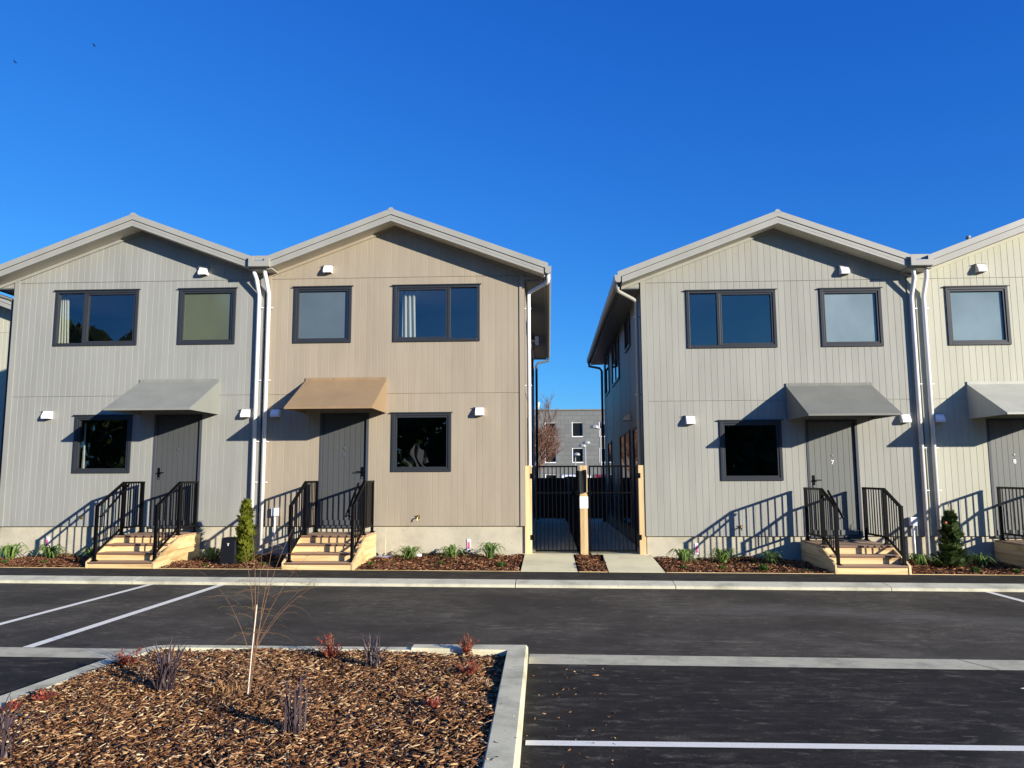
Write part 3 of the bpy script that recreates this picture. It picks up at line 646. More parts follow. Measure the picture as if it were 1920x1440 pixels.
    def vents(s):
        Y, Z = s.y, s.base
        for u, v in ((4.23,5.46),(.95,2.36),(5.28,2.36)):
            x = s.X(u); b = MB(); w = .085
            b.prism([(Y-.0,Z+v+.085),(Y-.06,Z+v+.085),(Y-.135,Z+v-.035),(Y-.13,Z+v-.085),(Y-.115,Z+v-.085),(Y-.045,Z+v+.06),(Y,Z+v+.06)], 'x', x-w, x+w)
            b.prism([(Y,Z+v+.08),(Y-.058,Z+v+.08),(Y-.132,Z+v-.035),(Y-.125,Z+v-.085),(Y,Z+v-.085)], 'x', x-w-.004, x-w+.004); b.prism([(Y,Z+v+.08),(Y-.058,Z+v+.08),(Y-.132,Z+v-.035),(Y-.125,Z+v-.085),(Y,Z+v-.085)], 'x', x+w-.004, x+w+.004)
            vh = s.part(b, 'vent_hood', M['white'])
            b = MB(); b.box(x-w-.03,x+w+.03,Y-.075,Y,Z+v+.087,Z+v+.095); s.part(b, 'hood_flashing', M['fascia'], vh)
    def tap(s, u):
        Y, Z = s.y, s.base; x = s.X(u); z = Z+.18
        b = MB(); b.tube([(x,Y,z),(x,Y-.05,z),(x-.01,Y-.09,z-.005),(x-.012,Y-.105,z-.06)], [.016,.014,.014,.012], 10); b.tube([(x,Y-.045,z),(x,Y-.045,z+.035)], .009, 8); b.box(x-.035,x+.035,Y-.05,Y-.04,z+.035,z+.045); b.tube([(x,Y-.004,z),(x,Y,z)], .035, 12)
        s.part(b, 'garden_tap', M['brass'], smooth=False)
    def meter(s, u):
        Y, Z = s.y, s.base; x = s.X(u)
        b = MB(); b.box(x-.065,x+.065,Y-.10,Y-.0,Z+.21,Z+.38); mb = s.part(b, 'meter_box', M['white'], bevel=.006)
        b = MB(); b.tube([(x,Y-.05,Z+.21),(x,Y-.05,Z-.6)], .024, 10); s.part(b, 'conduit', M['pvc'], mb, smooth=True)

def sheer(name, label, x0, x1, y, z0, z1, mat, folds, flare=0, amp=.03):
    b = MB(); n = 40; rows = 6
    vs = []
    for j in range(rows+1):
        t = j/rows
        for i in range(n+1):
            q = i/n; x = x0 + (x1-x0)*(q*(1+flare*(1-t)) )
            vs.append((x, y + amp*math.sin(q*folds*2*math.pi + .6*t), z0 + (z1-z0)*t))
    fs = [(j*(n+1)+i, j*(n+1)+i+1, (j+1)*(n+1)+i+1, (j+1)*(n+1)+i) for j in range(rows) for i in range(n)]
    o = b.add(vs,fs).build(name, mat, base=(x0,y,z0), smooth=True, recalc=False)
    return tag(o, label, 'curtain', 'curtains inside the front windows')

GA, GB = -1.038, -1.249
def build_houses():
    g = 'row of two storey townhouses facing the car park'
    h1 = House('townhouse', 'pale grey boarded townhouse with matching grey door awning, left of the beige one', -11.68, False, GA, 'grey', 'aw_grey', 'door_dark', '5', 'frost_green', g)
    h1.tap(1.81)
    h2 = House('townhouse', 'beige boarded townhouse with tan brown door awning', -.48, True, GA, 'beige', 'aw_tan', 'door_dark', '6', 'frost_blue', g, width=5.57)
    h2.tap(2.22); h2.meter(5.22)
    h3 = House('townhouse', 'greige boarded townhouse with dark green grey door awning, right of the gates', 1.97, False, GB, 'greige', 'aw_green', 'door_mid', '7', 'frost_pale', g)
    h3.tap(1.907); h3.meter(5.30)
    h4 = House('townhouse', 'cream boarded townhouse with cream door awning, cut by the right edge', 13.20, True, GB, 'cream', 'aw_cream', 'door_mid', '8', 'frost_pale', g, width=5.57)
    h4.meter(5.24)
    h5 = House('townhouse', 'cream townhouse set back behind the grey one at the far left edge', -14.40, True, GA+.08, 'cream', 'aw_cream', 'door_mid', '4', 'frost_pale', g, y=22.0, full=False)
    # shared rainwater heads between each pair
    for h, z in ((h1, GA), (h3, GB)):
        xm = h.X(5.615); Y = 16
        b = MB()
        b.box(xm-.22,xm+.22,Y-.50,Y-.49,z+5.43,z+5.545); b.box(xm-.22,xm-.12,Y-.50,Y-.49,z+5.545,z+5.64); b.box(xm+.12,xm+.22,Y-.50,Y-.49,z+5.545,z+5.64)
        b.box(xm-.22,xm-.212,Y-.49,Y,z+5.43,z+5.6); b.box(xm+.212,xm+.22,Y-.49,Y,z+5.43,z+5.6); b.box(xm-.212,xm+.212,Y-.49,Y,z+5.43,z+5.44)
        rh = b.build('rainwater_head', M['roof'], h.e)
        b = MB(); b.box(xm-.22,xm+.22,Y-.34,Y-.33,z+5.60,z+5.70); b.box(xm-.2,xm+.2,Y-.33,Y+11,z+5.42,z+5.45); b.build('valley_gutter', M['roof'], rh)
        b = MB(); b.box(xm-.25,xm+.25,Y-.38,Y-.03,z+5.395,z+5.425); b.build('valley_soffit', M['fascia'], rh)
    # side windows, sliding door and hood on the left flank of the greige house
    for y0,y1,v0,v1,sp in ((18.1,19.25,4.28,5.08,0),(21.0,23.2,3.87,5.08,1),(24.5,26.1,3.87,5.08,0),(16.75,17.85,1.40,2.32,0),(18.6,21.1,.05,2.32,1),(24.0,25.3,.05,2.30,0)):
        b = MB(); x = 1.97; z = GB
        b.box(x-.035,x,y0,y0+.06,z+v0,z+v1); b.box(x-.035,x,y1-.06,y1,z+v0,z+v1); b.box(x-.035,x,y0+.06,y1-.06,z+v0,z+v0+.06); b.box(x-.035,x,y0+.06,y1-.06,z+v1-.06,z+v1)
        if sp: b.box(x-.033,x,(y0+y1)/2-.04,(y0+y1)/2+.04,z+v0+.06,z+v1-.06)
        w = b.build('window', M['alu'], h3.e)
        b = MB(); b.box(x-.012,x-.002,y0+.06,y1-.06,z+v0+.06,z+v1-.06); b.build('pane', M['dark_glass'], w)
    b = MB(); b.prism([(1.97,GB+2.72),(1.86,GB+2.66),(1.80,GB+2.55),(1.97,GB+2.55)], 'y', 18.6, 18.9); b.build('vent_hood', M['soffit'], h3.e)
    # flank of the beige house
    for y0,y1,v0,v1 in ((18.0,19.3,3.87,5.08),(22.3,24.2,3.87,5.08),(17.3,18.4,1.2,2.32),(20.2,22.2,.05,2.32)):
        x = -.48; z = GA; b = MB(); b.box(x,x+.035,y0,y1,z+v0,z+v0+.06); b.box(x,x+.035,y0,y1,z+v1-.06,z+v1); b.box(x,x+.035,y0,y0+.06,z+v0+.06,z+v1-.06); b.box(x,x+.035,y1-.06,y1,z+v0+.06,z+v1-.06)
        w = b.build('window', M['alu'], h2.e); b = MB(); b.box(x+.002,x+.012,y0+.06,y1-.06,z+v0+.06,z+v1-.06); b.build('pane', M['dark_glass'], w)
    b = MB(); b.tube([(-.48,20.5,GA+4.62),(-.33,20.5,GA+4.62)], .05, 12); b.box(-.33,-.24,20.38,20.62,GA+4.5,GA+4.74); b.build('vent_hood', M['steel'], h2.e)
    # roof vents on the right houses
    b = MB(); b.tube([(9.62,17.5,GB+5.6),(9.62,17.5,GB+6.57)], .03, 10); b.tube([(9.62,17.5,GB+6.57),(9.62,17.5,GB+6.62)], .055, 10); b.build('roof_vent', M['fascia'], h4.e)
    # curtains and cloths
    sheer('curtain', 'cream curtain at the left side of the grey house upper wide window', -10.80,-10.60,16.22,2.86,4.0, M['curtain'], 4, .35)
    sheer('curtain', 'cream curtain at the left side of the beige house upper wide window', -3.13,-2.86,16.20,2.86,4.0, M['curtain'], 3, .1)
    sheer('curtain', 'thin cream curtain edge in the grey house lower window', -10.03,-9.985,16.16,.14,1.16, M['curtain'], 1.5, .6, .015)
    # rumpled cloth
    b = MB(); n = 26; vs = []
    for j in range(n+1):
        for i in range(n+1):
            q, t = i/n, j/n; hgt = .50*max(0, 1-abs(q-.55)*1.75)**1.1 + .05*math.sin(q*17)+.04
            vs.append((-3.09+.50*q+.05*math.sin(t*5+q*3), 16.25+.06*math.sin(q*21+t*4)+.12*t, .18+t*max(.12,hgt)))
    fs = [(j*(n+1)+i, j*(n+1)+i+1, (j+1)*(n+1)+i+1, (j+1)*(n+1)+i) for j in range(n) for i in range(n)]
    tag(b.add(vs,fs).build('draped_cloth', M['drape'], base=(-2.8,16.3,.2), smooth=True, recalc=False), 'rumpled pinkish white cloth inside the beige house lower window', 'cloth')

# ------------------------------------------------------------------ steps with railings
BAL = None
def build_steps(label, x0, x1, zg, zl, nr, hand, group):
    global BAL
    t = thing('entrance_steps', label, 'steps', ((x0+x1)/2, 14.09, zg), group)
    T = .283; h = (zl-zg)/nr; i0, i1 = x0+.045, x1-.045; ya = 14.10; ye = 15.94
    yl = ya + (nr-1)*T
    ysl = 14.95
    if nr == 3: ysl = ya + 2*T + .28; 
    for k in range(nr):
        z = zg + k*h; y = ya + k*T
        b = MB(); b.box(i0+.001,i1-.001,y+.004,y+.026,z+(.0 if k else -.05),z+h-.0345); b.build('riser', M['pine_x'], t, bevel=.003)
        last = k == nr-1; zt = z+h
        if last:
            b = MB(); yy = y-.018; wds = .138
            while yy < ye-.02:
                b.box(i0-.03 if yy > y+.1 else i0+.001, i1+.03 if yy > y+.1 else i1-.001, yy, min(yy+wds-.005,ye), zt-.034, zt); yy += wds
            b.build('landing', M['tread'], t, bevel=.003)
        else:
            b = MB(); b.box(i0+.001,i1-.001,y-.018,y+.135,zt-.034,zt); b.box(i0+.001,i1-.001,y+.140,y+T+.003,zt-.034,zt); b.build('tread', M['tread'], t, bevel=.003)
        b = MB(); b.box(i0+.002,i1-.002,y-.021,y-.0182,zt-.031,zt-.004); b.build('nosing', M['nosing'], t)
    for sgn, xa, xb in ((-1,x0,x0+.042),(1,x1-.042,x1)):
        zt0 = zg+h-.005; 
        b = MB(); b.prism([(14.09,zg-.1),(14.09,zt0),(14.09+.03,zt0+.02),(yl+.06,zl-.036),(yl+.36,zl-.036),(14.30,zg-.1)], 'x', xa, xb); b.build('stringer', M['pine_y'], t, bevel=.003)
        zm = (zl-.036+zg-.02)/2+.03
        xi0, xi1 = (xa+.008,xb) if sgn < 0 else (xa,xb-.008)
        for (p, q) in ((zm+.004,zl-.037),(zg-.12,zm-.004)):
            f = lambda z: max(14.31, yl+.36 - (zl-.036-z)/(zl-.036-zg+.1)*(yl+.06))
            g0 = 14.30 + (p-(zg-.1))/(zl-.036-zg+.1)*(yl+.36-14.30) + .004; g1 = 14.30 + (q-(zg-.1))/(zl-.036-zg+.1)*(yl+.36-14.30) + .004
            b = MB(); b.prism([(g0,p),(g1,q),(ye,q),(ye,p)], 'x', xi0, xi1); b.build('side_board', M['pine_y'], t, bevel=.002)
    # railings
    yf, ym, yb = 14.20, yl+.12 if nr == 4 else 14.88, 15.80
    zf = zg + h; H = 1.03
    for sgn in (-1,1):
        x = (x0+.10) if sgn < 0 else (x1-.065)
        r = MB(); w = .026
        # rails as one mesh: top, bottom, in slope and level lengths
        zt = lambda y: (zf+H-.02 + (zl+H-zf-H+.02)*(y-yf)/(ym-yf)) if y < ym else zl+H
        zb = lambda y: (zf+.14 + (zl-zf)*(y-yf)/(ym-yf)) if y < ym else zl+.14
        def rail(b, y0, y1, f, hw, hh):
            b.hexa([(x-hw,y0,f(y0)-hh),(x+hw,y0,f(y0)-hh),(x+hw,y1,f(y1)-hh),(x-hw,y1,f(y1)-hh),(x-hw,y0,f(y0)+hh),(x+hw,y0,f(y0)+hh),(x+hw,y1,f(y1)+hh),(x-hw,y1,f(y1)+hh)])
        rail(r, yf+.03, ym, zt, .030, .020); rail(r, ym, yb+.03, zt, .030, .020)
        ra = r.build('railing', M['black'], t, bevel=.006)
        r = MB(); rail(r, yf+.02, ym-.02, zb, .016, .018); rail(r, ym+.02, yb-.02, zb, .016, .018); r.build('bottom_rail', M['black'], ra)
        for y, zbt, ztp in ((yf,zf,zf+H),(ym,zl,zl+H-.02),(yb,zl,zl+H-.02)):
            b = MB(); b.box(x-w,x+w,y-w,y+w,zbt,ztp); b.box(x-.055,x+.055,y-.055,y+.055,zbt,zbt+.012); b.box(x-.038,x+.038,y-.038,y+.038,zbt+.012,zbt+.028)
            if y == yf: b.box(x-.031,x+.031,y-.031,y+.031,ztp,ztp+.008)
            b.build('post', M['black'], ra, bevel=.003)
        ys = [yf + (ym-yf)*(k+1)/7 for k in range(6)] + [ym + (yb-ym)*(k+1)/8 for k in range(7)]
        for y in ys:
            if BAL is None:
                b = MB(); b.box(-.008,.008,-.008,.008,0,H-.155); BAL = b.build('baluster', M['black']); o = BAL
            else: o = BAL.copy(); C.objects.link(o)
            o.parent = ra; o.location = Vector((x,y,zb(y)+.012)) - Vector(ra['_base'])
        if hand == sgn:
            xi = x - sgn*.115; zh = lambda y: zt(y)-.16+(.10 if y > ym-.1 else 0)
            za, zc = zf+H-.20, zl+H+.0
            b = MB(); p0 = (xi,yf-.03,za); p1 = (xi,ym-.02,zc-.03); b.tube([p0, tuple((Vector(p0)*.5+Vector(p1)*.5)), p1], .021, 12)
            for q, y in ((.08,yf),(.93,ym)):
                px = Vector(p0).lerp(Vector(p1), q); b.tube([(px.x,px.y,px.z-.015),(px.x+sgn*.03,px.y,px.z-.055),(x,px.y,px.z-.062)], .009, 8)
            b.build('handrail', M['black'], ra, smooth=True)

def build_all_steps():
    g = 'timber entrance steps with black railings'
    build_steps('four riser timber steps up to the pale grey house door', -8.565, -7.255, -1.698, -1.15, 4, -1, g)
    build_steps('four riser timber steps up to the beige house door', -4.885, -3.555, -1.712, -1.15, 4, 1, g)
    build_steps('three riser timber steps up to the greige house door', 5.03, 6.345, -1.763, -1.318, 3, -1, g)
    build_steps('three riser timber steps at the right edge up to the cream house door', 8.80, 10.11, -1.785, -1.318, 3, -1, g)
    b = MB(); b.box(5.72,6.18,15.55,15.90,-1.318,-1.296); tag(b.build('doormat', M['mat'], base=(5.95,15.72,-1.318)), 'dark grey doormat on the greige house landing', 'doormat')

# ------------------------------------------------------------------ gates and the gap
def build_gap():
    Y = 16.085; SH = .135
    for x0, x1, lab in ((-.50,-.355,'pine gate post against the beige house corner'), (.635,.79,'pine gate post in the middle holding a paper notice'), (1.835,1.968,'pine gate post against the greige house corner')):
        b = MB(); b.box(x0,x1,Y-.085,Y+.05,-1.75,.19); tag(b.build('gate_post', M['pine_z'], bevel=.006, base=((x0+x1)/2,Y,-1.6)), lab, 'post', 'pine gate posts')
    for x0, x1, n, lab in ((-.285,.595,9,'black barred metal gate left of the middle pine post'), (.825,1.79,10,'black barred metal gate right of the middle pine post')):
        t = thing('metal_gate', lab, 'gate', ((x0+x1)/2,Y,-1.57), 'black barred gates between the houses')
        b = MB(); b.box(x0,x0+.035,Y-.018,Y+.018,-1.565,.19); b.box(x1-.035,x1,Y-.018,Y+.018,-1.565,.19); b.box(x0+.035,x1-.035,Y-.018,Y+.018,.155,.19); b.box(x0+.035,x1-.035,Y-.018,Y+.018,-1.565,-1.53); b.box(x0+.035,x1-.035,Y-.015,Y+.015,-.385,-.355)
        b.build('gate_frame', M['black'], t)
        b0 = None
        for k in range(n):
            x = x0+.017 + (x1-x0-.035)*(k+1)/(n+1)
            if b0 is None: b = MB(); b.box(-.0095,.0095,-.0095,.0095,-1.53,.155); b0 = b.build('bar', M['black']); o = b0
            else: o = b0.copy(); C.objects.link(o)
            o.parent = t; o.location = Vector((x,Y,0)) - Vector(t['_base'])
        xh = x0 if x0 < 0 else x1; sg = -1 if x0 < 0 else 1
        for z in (-.02,-1.27):
            b = MB(); b.box(xh-.02,xh+sg*.09,Y-.10,Y-.03,z-.05,z+.05); b.tube([(xh+sg*.02,Y-.07,z-.06),(xh+sg*.02,Y-.07,z+.06)], .014, 8); b.build('hinge', M['black'], t)
        xl = x1 if x0 < 0 else x0
        b = MB(); b.box(xl-.05,xl+.05,Y-.075,Y-.02,-.42,-.32); b.tube([(xl-sg*-.0,Y-.11,-.37),(xl,Y-.05,-.37)], .022, 8); b.build('latch', M['black'], t)
    # notice, closer
    t = thing('paper_notice', 'white paper notice fixed to the middle pine gate post', 'notice', (.72,15.995,-.55))
    b = MB(); b.box(.632,.802,15.993,15.996,-.685,-.445); b.build('sheet', M['paper'], t)
    b = MB()
    for k, (z, a, c) in enumerate(((-.475,.70,.77),(-.505,.69,.78),(-.530,.65,.68),(-.530,.70,.775),(-.555,.655,.70),(-.555,.71,.775))): b.box(a,c,15.9915,15.993,z-.006,z)
    b.build('text_line', M['ink'], t)
    b = MB(); b.prism([(.690,.06),(.715,.10),(.745,.10),(.75,.075),(.765,.11),(.775,.07),(.772,-.36),(.72,-.37),(.71,-.02),(.692,0)], 'y', 15.925, 15.997)
    tag(b.build('gate_closer', M['black'], bevel=.006, base=(.73,15.985,-.3)), 'slim black gate closer box on the middle pine post', 'gate closer')
    # fences
    t = thing('timber_fence', 'dark stained fence running back from the middle gate post', 'fence', (.70,16.1,-1.6), 'dark stained fences')
    def fz(y): return .10 - .02*(y-16.1) if y < 19 else -.10
    for x in (.66,):
        b = MB(); y = 16.24
        while y < 28.9:
            k = .004*(int(y/.15)%2); b.box(x-k,x+.02-k,y,y+.16,-1.62,fz(y)-k); y += .15
        b.build('boarding', M['fence'], t)
    for y in (16.24,18.5,20.9,23.3,25.7,28.1): b = MB(); b.box(.68,.77,y,y+.09,-1.62,fz(y)+.05); b.build('post', M['fence'], t)
    t = thing('timber_fence', 'dark stained boundary fence across the far end of the gap', 'fence', (1,29.0,-1.65), 'dark stained fences')
    b = MB(); x = -7.0
    while x < 10: k = .004*(round(x/.15)%2); b.box(x,x+.16,29.0-k,29.02-k,-1.75,-.11-k); x += .15
    b.box(-7,10,28.95,29.0,-.35,-.28); b.box(-7,10,28.95,29.0,-1.4,-1.33); b.build('boarding', M['fence'], t)
    for x in (-6,-3.6,-1.2,1.2,3.6,6,8.4): b = MB(); b.box(x,x+.09,29.02,29.11,-1.75,-.06); b.build('post', M['fence'], t)

def build_far():
    t = thing('apartment_block', 'grey block walled flat roofed apartment building far behind the gap', 'building', (2,84,-1.9))
    YB = 84.0; b = MB(); cols = [2.56+2.95*k for k in range(-6,6)]; rows = [(4.08,5.68),(1.28,2.88),(-1.5,.05)]; w = 1.2
    xs = [-16.0]+[q for c in cols for q in (c,c+w)]+[22.0]; zs = [-2.2]+sorted([q for r_ in rows for q in r_])+[7.0]
    for i in range(len(xs)-1):
        for j in range(len(zs)-1):
            if i % 2 == 1 and j % 2 == 1: continue
            b.box(xs[i],xs[i+1],YB,YB+.35,zs[j],zs[j+1])
    b.box(-16,22,YB+8,YB+8.3,-2.2,7.0); b.box(-16,-15.7,YB+.35,YB+8,-2.2,7); b.box(21.7,22,YB+.35,YB+8,-2.2,7)
    b.build('wall', M['block'], t)
    b = MB(); b.box(-16.1,22.1,YB-.1,YB+8.4,7.0,7.12); rf = b.build('roof', M['aw_green'], t)
    b = MB(); b.tube([(-1.1,YB+2,7.12),(-1.1,YB+2,7.75)], .14, 10); b.tube([(-1.1,YB+2,7.75),(-1.1,YB+2,8.1)], .18, 10); b.build('flue', M['soffit'], rf)
    f0 = p0 = None
    for c in cols:
        for z0, z1 in rows:
            b = MB(); b.box(c,c+.09,YB-.03,YB+.3,z0,z1); b.box(c+.09,c+w,YB-.03,YB+.3,z0,z0+.10); b.box(c+w-.05,c+w,YB+.05,YB+.3,z0+.1,z1); b.box(c+.09,c+w-.05,YB+.05,YB+.3,z1-.06,z1)
            f = b.build('window', M['white'], t)
            b = MB(); b.box(c+.09,c+w-.05,YB+.26,YB+.29,z0+.1,z1-.06); b.build('pane', M['far_pane'], f)
    # lamps
    def lamp(x, y, z, heads, lab):
        t = thing('street_lamp', lab, 'street lamp', (x,y,-1.9), 'slender pale street lamps behind the gap')
        b = MB(); b.tube([(x,y,-1.9),(x,y,z)], [.075,.05], 8); b.build('pole', M['lamp'], t)
        for dx, dz in heads:
            b = MB(); b.tube([(x,y,z+dz-.1),(x+dx,y,z+dz)], .035, 6); b.add([(x+dx+.32*math.cos(a)*q, y+.25*math.sin(a)*q, z+dz+hh) for q,hh in ((1,.0),(.9,.16),(.4,.24)) for a in [k*math.pi/5 for k in range(10)]], [(i*10+k,i*10+(k+1)%10,(i+1)*10+(k+1)%10,(i+1)*10+k) for i in range(2) for k in range(10)]+[tuple(range(9,-1,-1)),tuple(range(20,30))])
            b.build('lamp_head', M['lamp'], t)
    lamp(3.70,55.0,3.3,((.28,.25),(-.40,.0)), 'tallest pale street lamp with two heads beside the greige house flank')
    lamp(2.95,62.0,2.25,((.1,.22),(-.22,-.02)), 'middle height pale street lamp in front of the apartment block')
    lamp(2.42,70.0,1.55,((.12,.2),), 'lowest pale street lamp in front of the lower apartment window')
    # vehicles peeking over the far fence
    def car(x, y, mat, lab, h):
        t = thing('parked_van', lab, 'van', (x,y,-1.9), 'vans parked beyond the far fence')
        z = -1.9; b = MB(); b.prism([(y-2.2,z+.35),(y-2.25,z+.95),(y-2.1,z+1.1),(y-1.9,z+h-.05),(y-1.6,z+h),(y+1.2,z+h),(y+1.7,z+1.15),(y+2.4,z+.95),(y+2.4,z+.35)], 'x', x-.85, x+.85); b.build('body', mat, t, bevel=.08)
        b = MB(); b.hexa([(x-.7,y-2.115,z+1.15),(x+.7,y-2.115,z+1.15),(x+.7,y-2.08,z+1.15),(x-.7,y-2.08,z+1.15),(x-.64,y-1.93,z+h-.12),(x+.64,y-1.93,z+h-.12),(x+.64,y-1.9,z+h-.12),(x-.64,y-1.9,z+h-.12)]); b.build('window', M['dark_glass'], t)
        for q in (-1.4,1.45):
            for sx in (-.78,.78): b = MB(); b.tube([(x+sx-.1,y+q,z+.33),(x+sx+.1,y+q,z+.33)], .33, 14); b.build('wheel', M['rubber'], t)
    car(1.55,46.0,M['carwhite'],'white van seen just over the far fence behind the left gate',1.92)
    car(3.6,48.0,M['carred'],'dark red van seen just over the far fence behind the right gate',1.93)
    # bare tree
    t = thing('bare_tree', 'leafless reddish brown tree behind the far fence beside the beige house', 'tree', (-.95,44,-1.9))
    rr = random.Random(3); tr = MB(); cr = MB()
    tr.tube([(-.95,44,-1.95),(-.97,44,-1.2),(-.93,44.02,-.6)], [.13,.11,.09], 8)
    def grow(p, d, L, r, lev):
        pts = [p]; q = Vector(p); dd = Vector(d).normalized(); n = 5
        for k in range(n):
            dd = (dd + Vector((rr.gauss(0,.10),rr.gauss(0,.10),.06))).normalized(); q = q + dd*(L/n); pts.append(q.copy())
        (tr if lev == 0 else cr).tube(pts, [r*(1-.75*k/n) for k in range(n+1)], 5 if lev < 2 else 3, False)
        if lev < 4:
            for k in range((7,6,5,4)[lev]):
                t0 = rr.uniform(.25,1); i = min(n-1, int(t0*n)); a = rr.uniform(0,2*math.pi)
                pd = (pts[i+1]-pts[i]).normalized(); s = Vector((math.cos(a),math.sin(a),rr.uniform(.05,.55))).normalized()
                grow(pts[i].lerp(pts[i+1], t0*n-i if t0*n-i < 1 else 1), pd*.75+s*.65, L*rr.uniform(.45,.68), max(.009, r*.5), lev+1)
    for k in range(6):
        a = k*2*math.pi/6; grow(Vector((-.93,44.02,-.7)), (math.cos(a)*.55,math.sin(a)*.55,1), rr.uniform(2.4,3.4), .055, 0)
    tr.build('trunk', M['bare'], t, recalc=False); cr.build('crown', M['bare'], t, recalc=False)
    # wood behind the viewer, seen mirrored in the windows
    pts = []
    rg = np.random.default_rng(5)
    mbv = []; mbf = []
    for cx, cy, rad, top in [(-34.5,-40,4.2,19.5),(-30,-43,5,11.0)]+[(-75+7*k+rg.uniform(-2,2), -42+rg.uniform(-5,5), rg.uniform(4,6.5), (rg.uniform(14.5,18) if -62 < -75+7*k < -38 else rg.uniform(6.5,10.5))) for k in range(22)]:
        if cx > 42: top = min(top, 8)
        n = 900; u = rg.uniform(0,1,n); a = rg.uniform(0,2*np.pi,n); hz = -1.9 + (top+1.9)*u
        prof = rad*np.sqrt(np.clip(np.sin(np.pi*(.12+.86*u)),0,1))*rg.uniform(.55,1,n)
        P = np.stack([cx+prof*np.cos(a), cy+prof*np.sin(a), hz],1); sz = rg.uniform(.35,.9,n)
        for p, s_ in zip(P, sz):
            q = rg.normal(0,1,(4,3)); k0 = len(mbv); d1 = q[0]/np.linalg.norm(q[0])*s_; d2 = q[1]/np.linalg.norm(q[1])*s_
            mbv += [tuple(p-d1-d2*.6),tuple(p+d1-d2*.6),tuple(p+d1*.7+d2),tuple(p-d1*.7+d2)]; mbf.append((k0,k0+1,k0+2,k0+3))
    b = MB(); b.v, b.f = mbv, mbf
    tag(b.build('tree_mass', M['darkwood'], recalc=False), 'dark wood across the car park mirrored in the front windows', 'woodland', None, 'stuff')
    for x, y, z, lab in ((-25.6,40,24.36,'tiny dark bird high in the sky, the higher of the two'), (-30.18,40,23.5,'tiny dark bird in the sky near the left edge, the lower of the two')):
        b = MB(); b.tube([(x-.07,y,z),(x,y,z+.01),(x+.08,y,z)], [.01,.035,.012], 6); b.add([(x-.03,y,z+.01),(x+.04,y,z+.01),(x+.03,y-.16,z+.06),(x-.02,y-.16,z+.06)],[(0,1,2,3)]); b.add([(x-.03,y,z+.01),(x+.04,y,z+.01),(x+.03,y+.16,z+.06),(x-.02,y+.16,z+.06)],[(0,1,2,3)])
        tag(b.build('bird', M['bird'], recalc=False, base=(x,y,z)), lab, 'bird', 'birds in the sky')

# ------------------------------------------------------------------ plants
def arc_plant(b, rr, n, hmin, hmax, reach, w, droop, base=.03, upright=0):
    """rosette of folded strap leaves that rise and then arch over by droop"""
    for k in range(n):
        a = rr.uniform(0, 2*math.pi); H = rr.uniform(hmin,hmax); L = rr.uniform(.55 if droop > 1 else .12,1)*reach; px, py = base*rr.uniform(-1,1), base*rr.uniform(-1,1)
        pts = []; ws = []; m = 10; dr = droop*rr.uniform(.55,1.15)
        sd = Vector((-math.sin(a), math.cos(a), rr.uniform(-.3,.3))); a2 = a + rr.uniform(-.35,.35)
        for i in range(m):
            t = i/(m-1); r_ = L*(t**(1.0+upright)); ang = a+(a2-a)*t
            z = H*(math.sin(min(1,t*(1.6 if droop > 1 else 1.05))*math.pi*.5) - dr*max(0,t-.4)**1.5)
            pts.append((px+math.cos(ang)*r_, py+math.sin(ang)*r_, max(z,.0) - .012)); ws.append(w*(.6+.4*math.sin(math.pi*min(1,t*1.3+.15)))*(1 - .93*max(0,(t-.5)/.5)**1.2))
        b.strip(pts, ws, sd, .35)
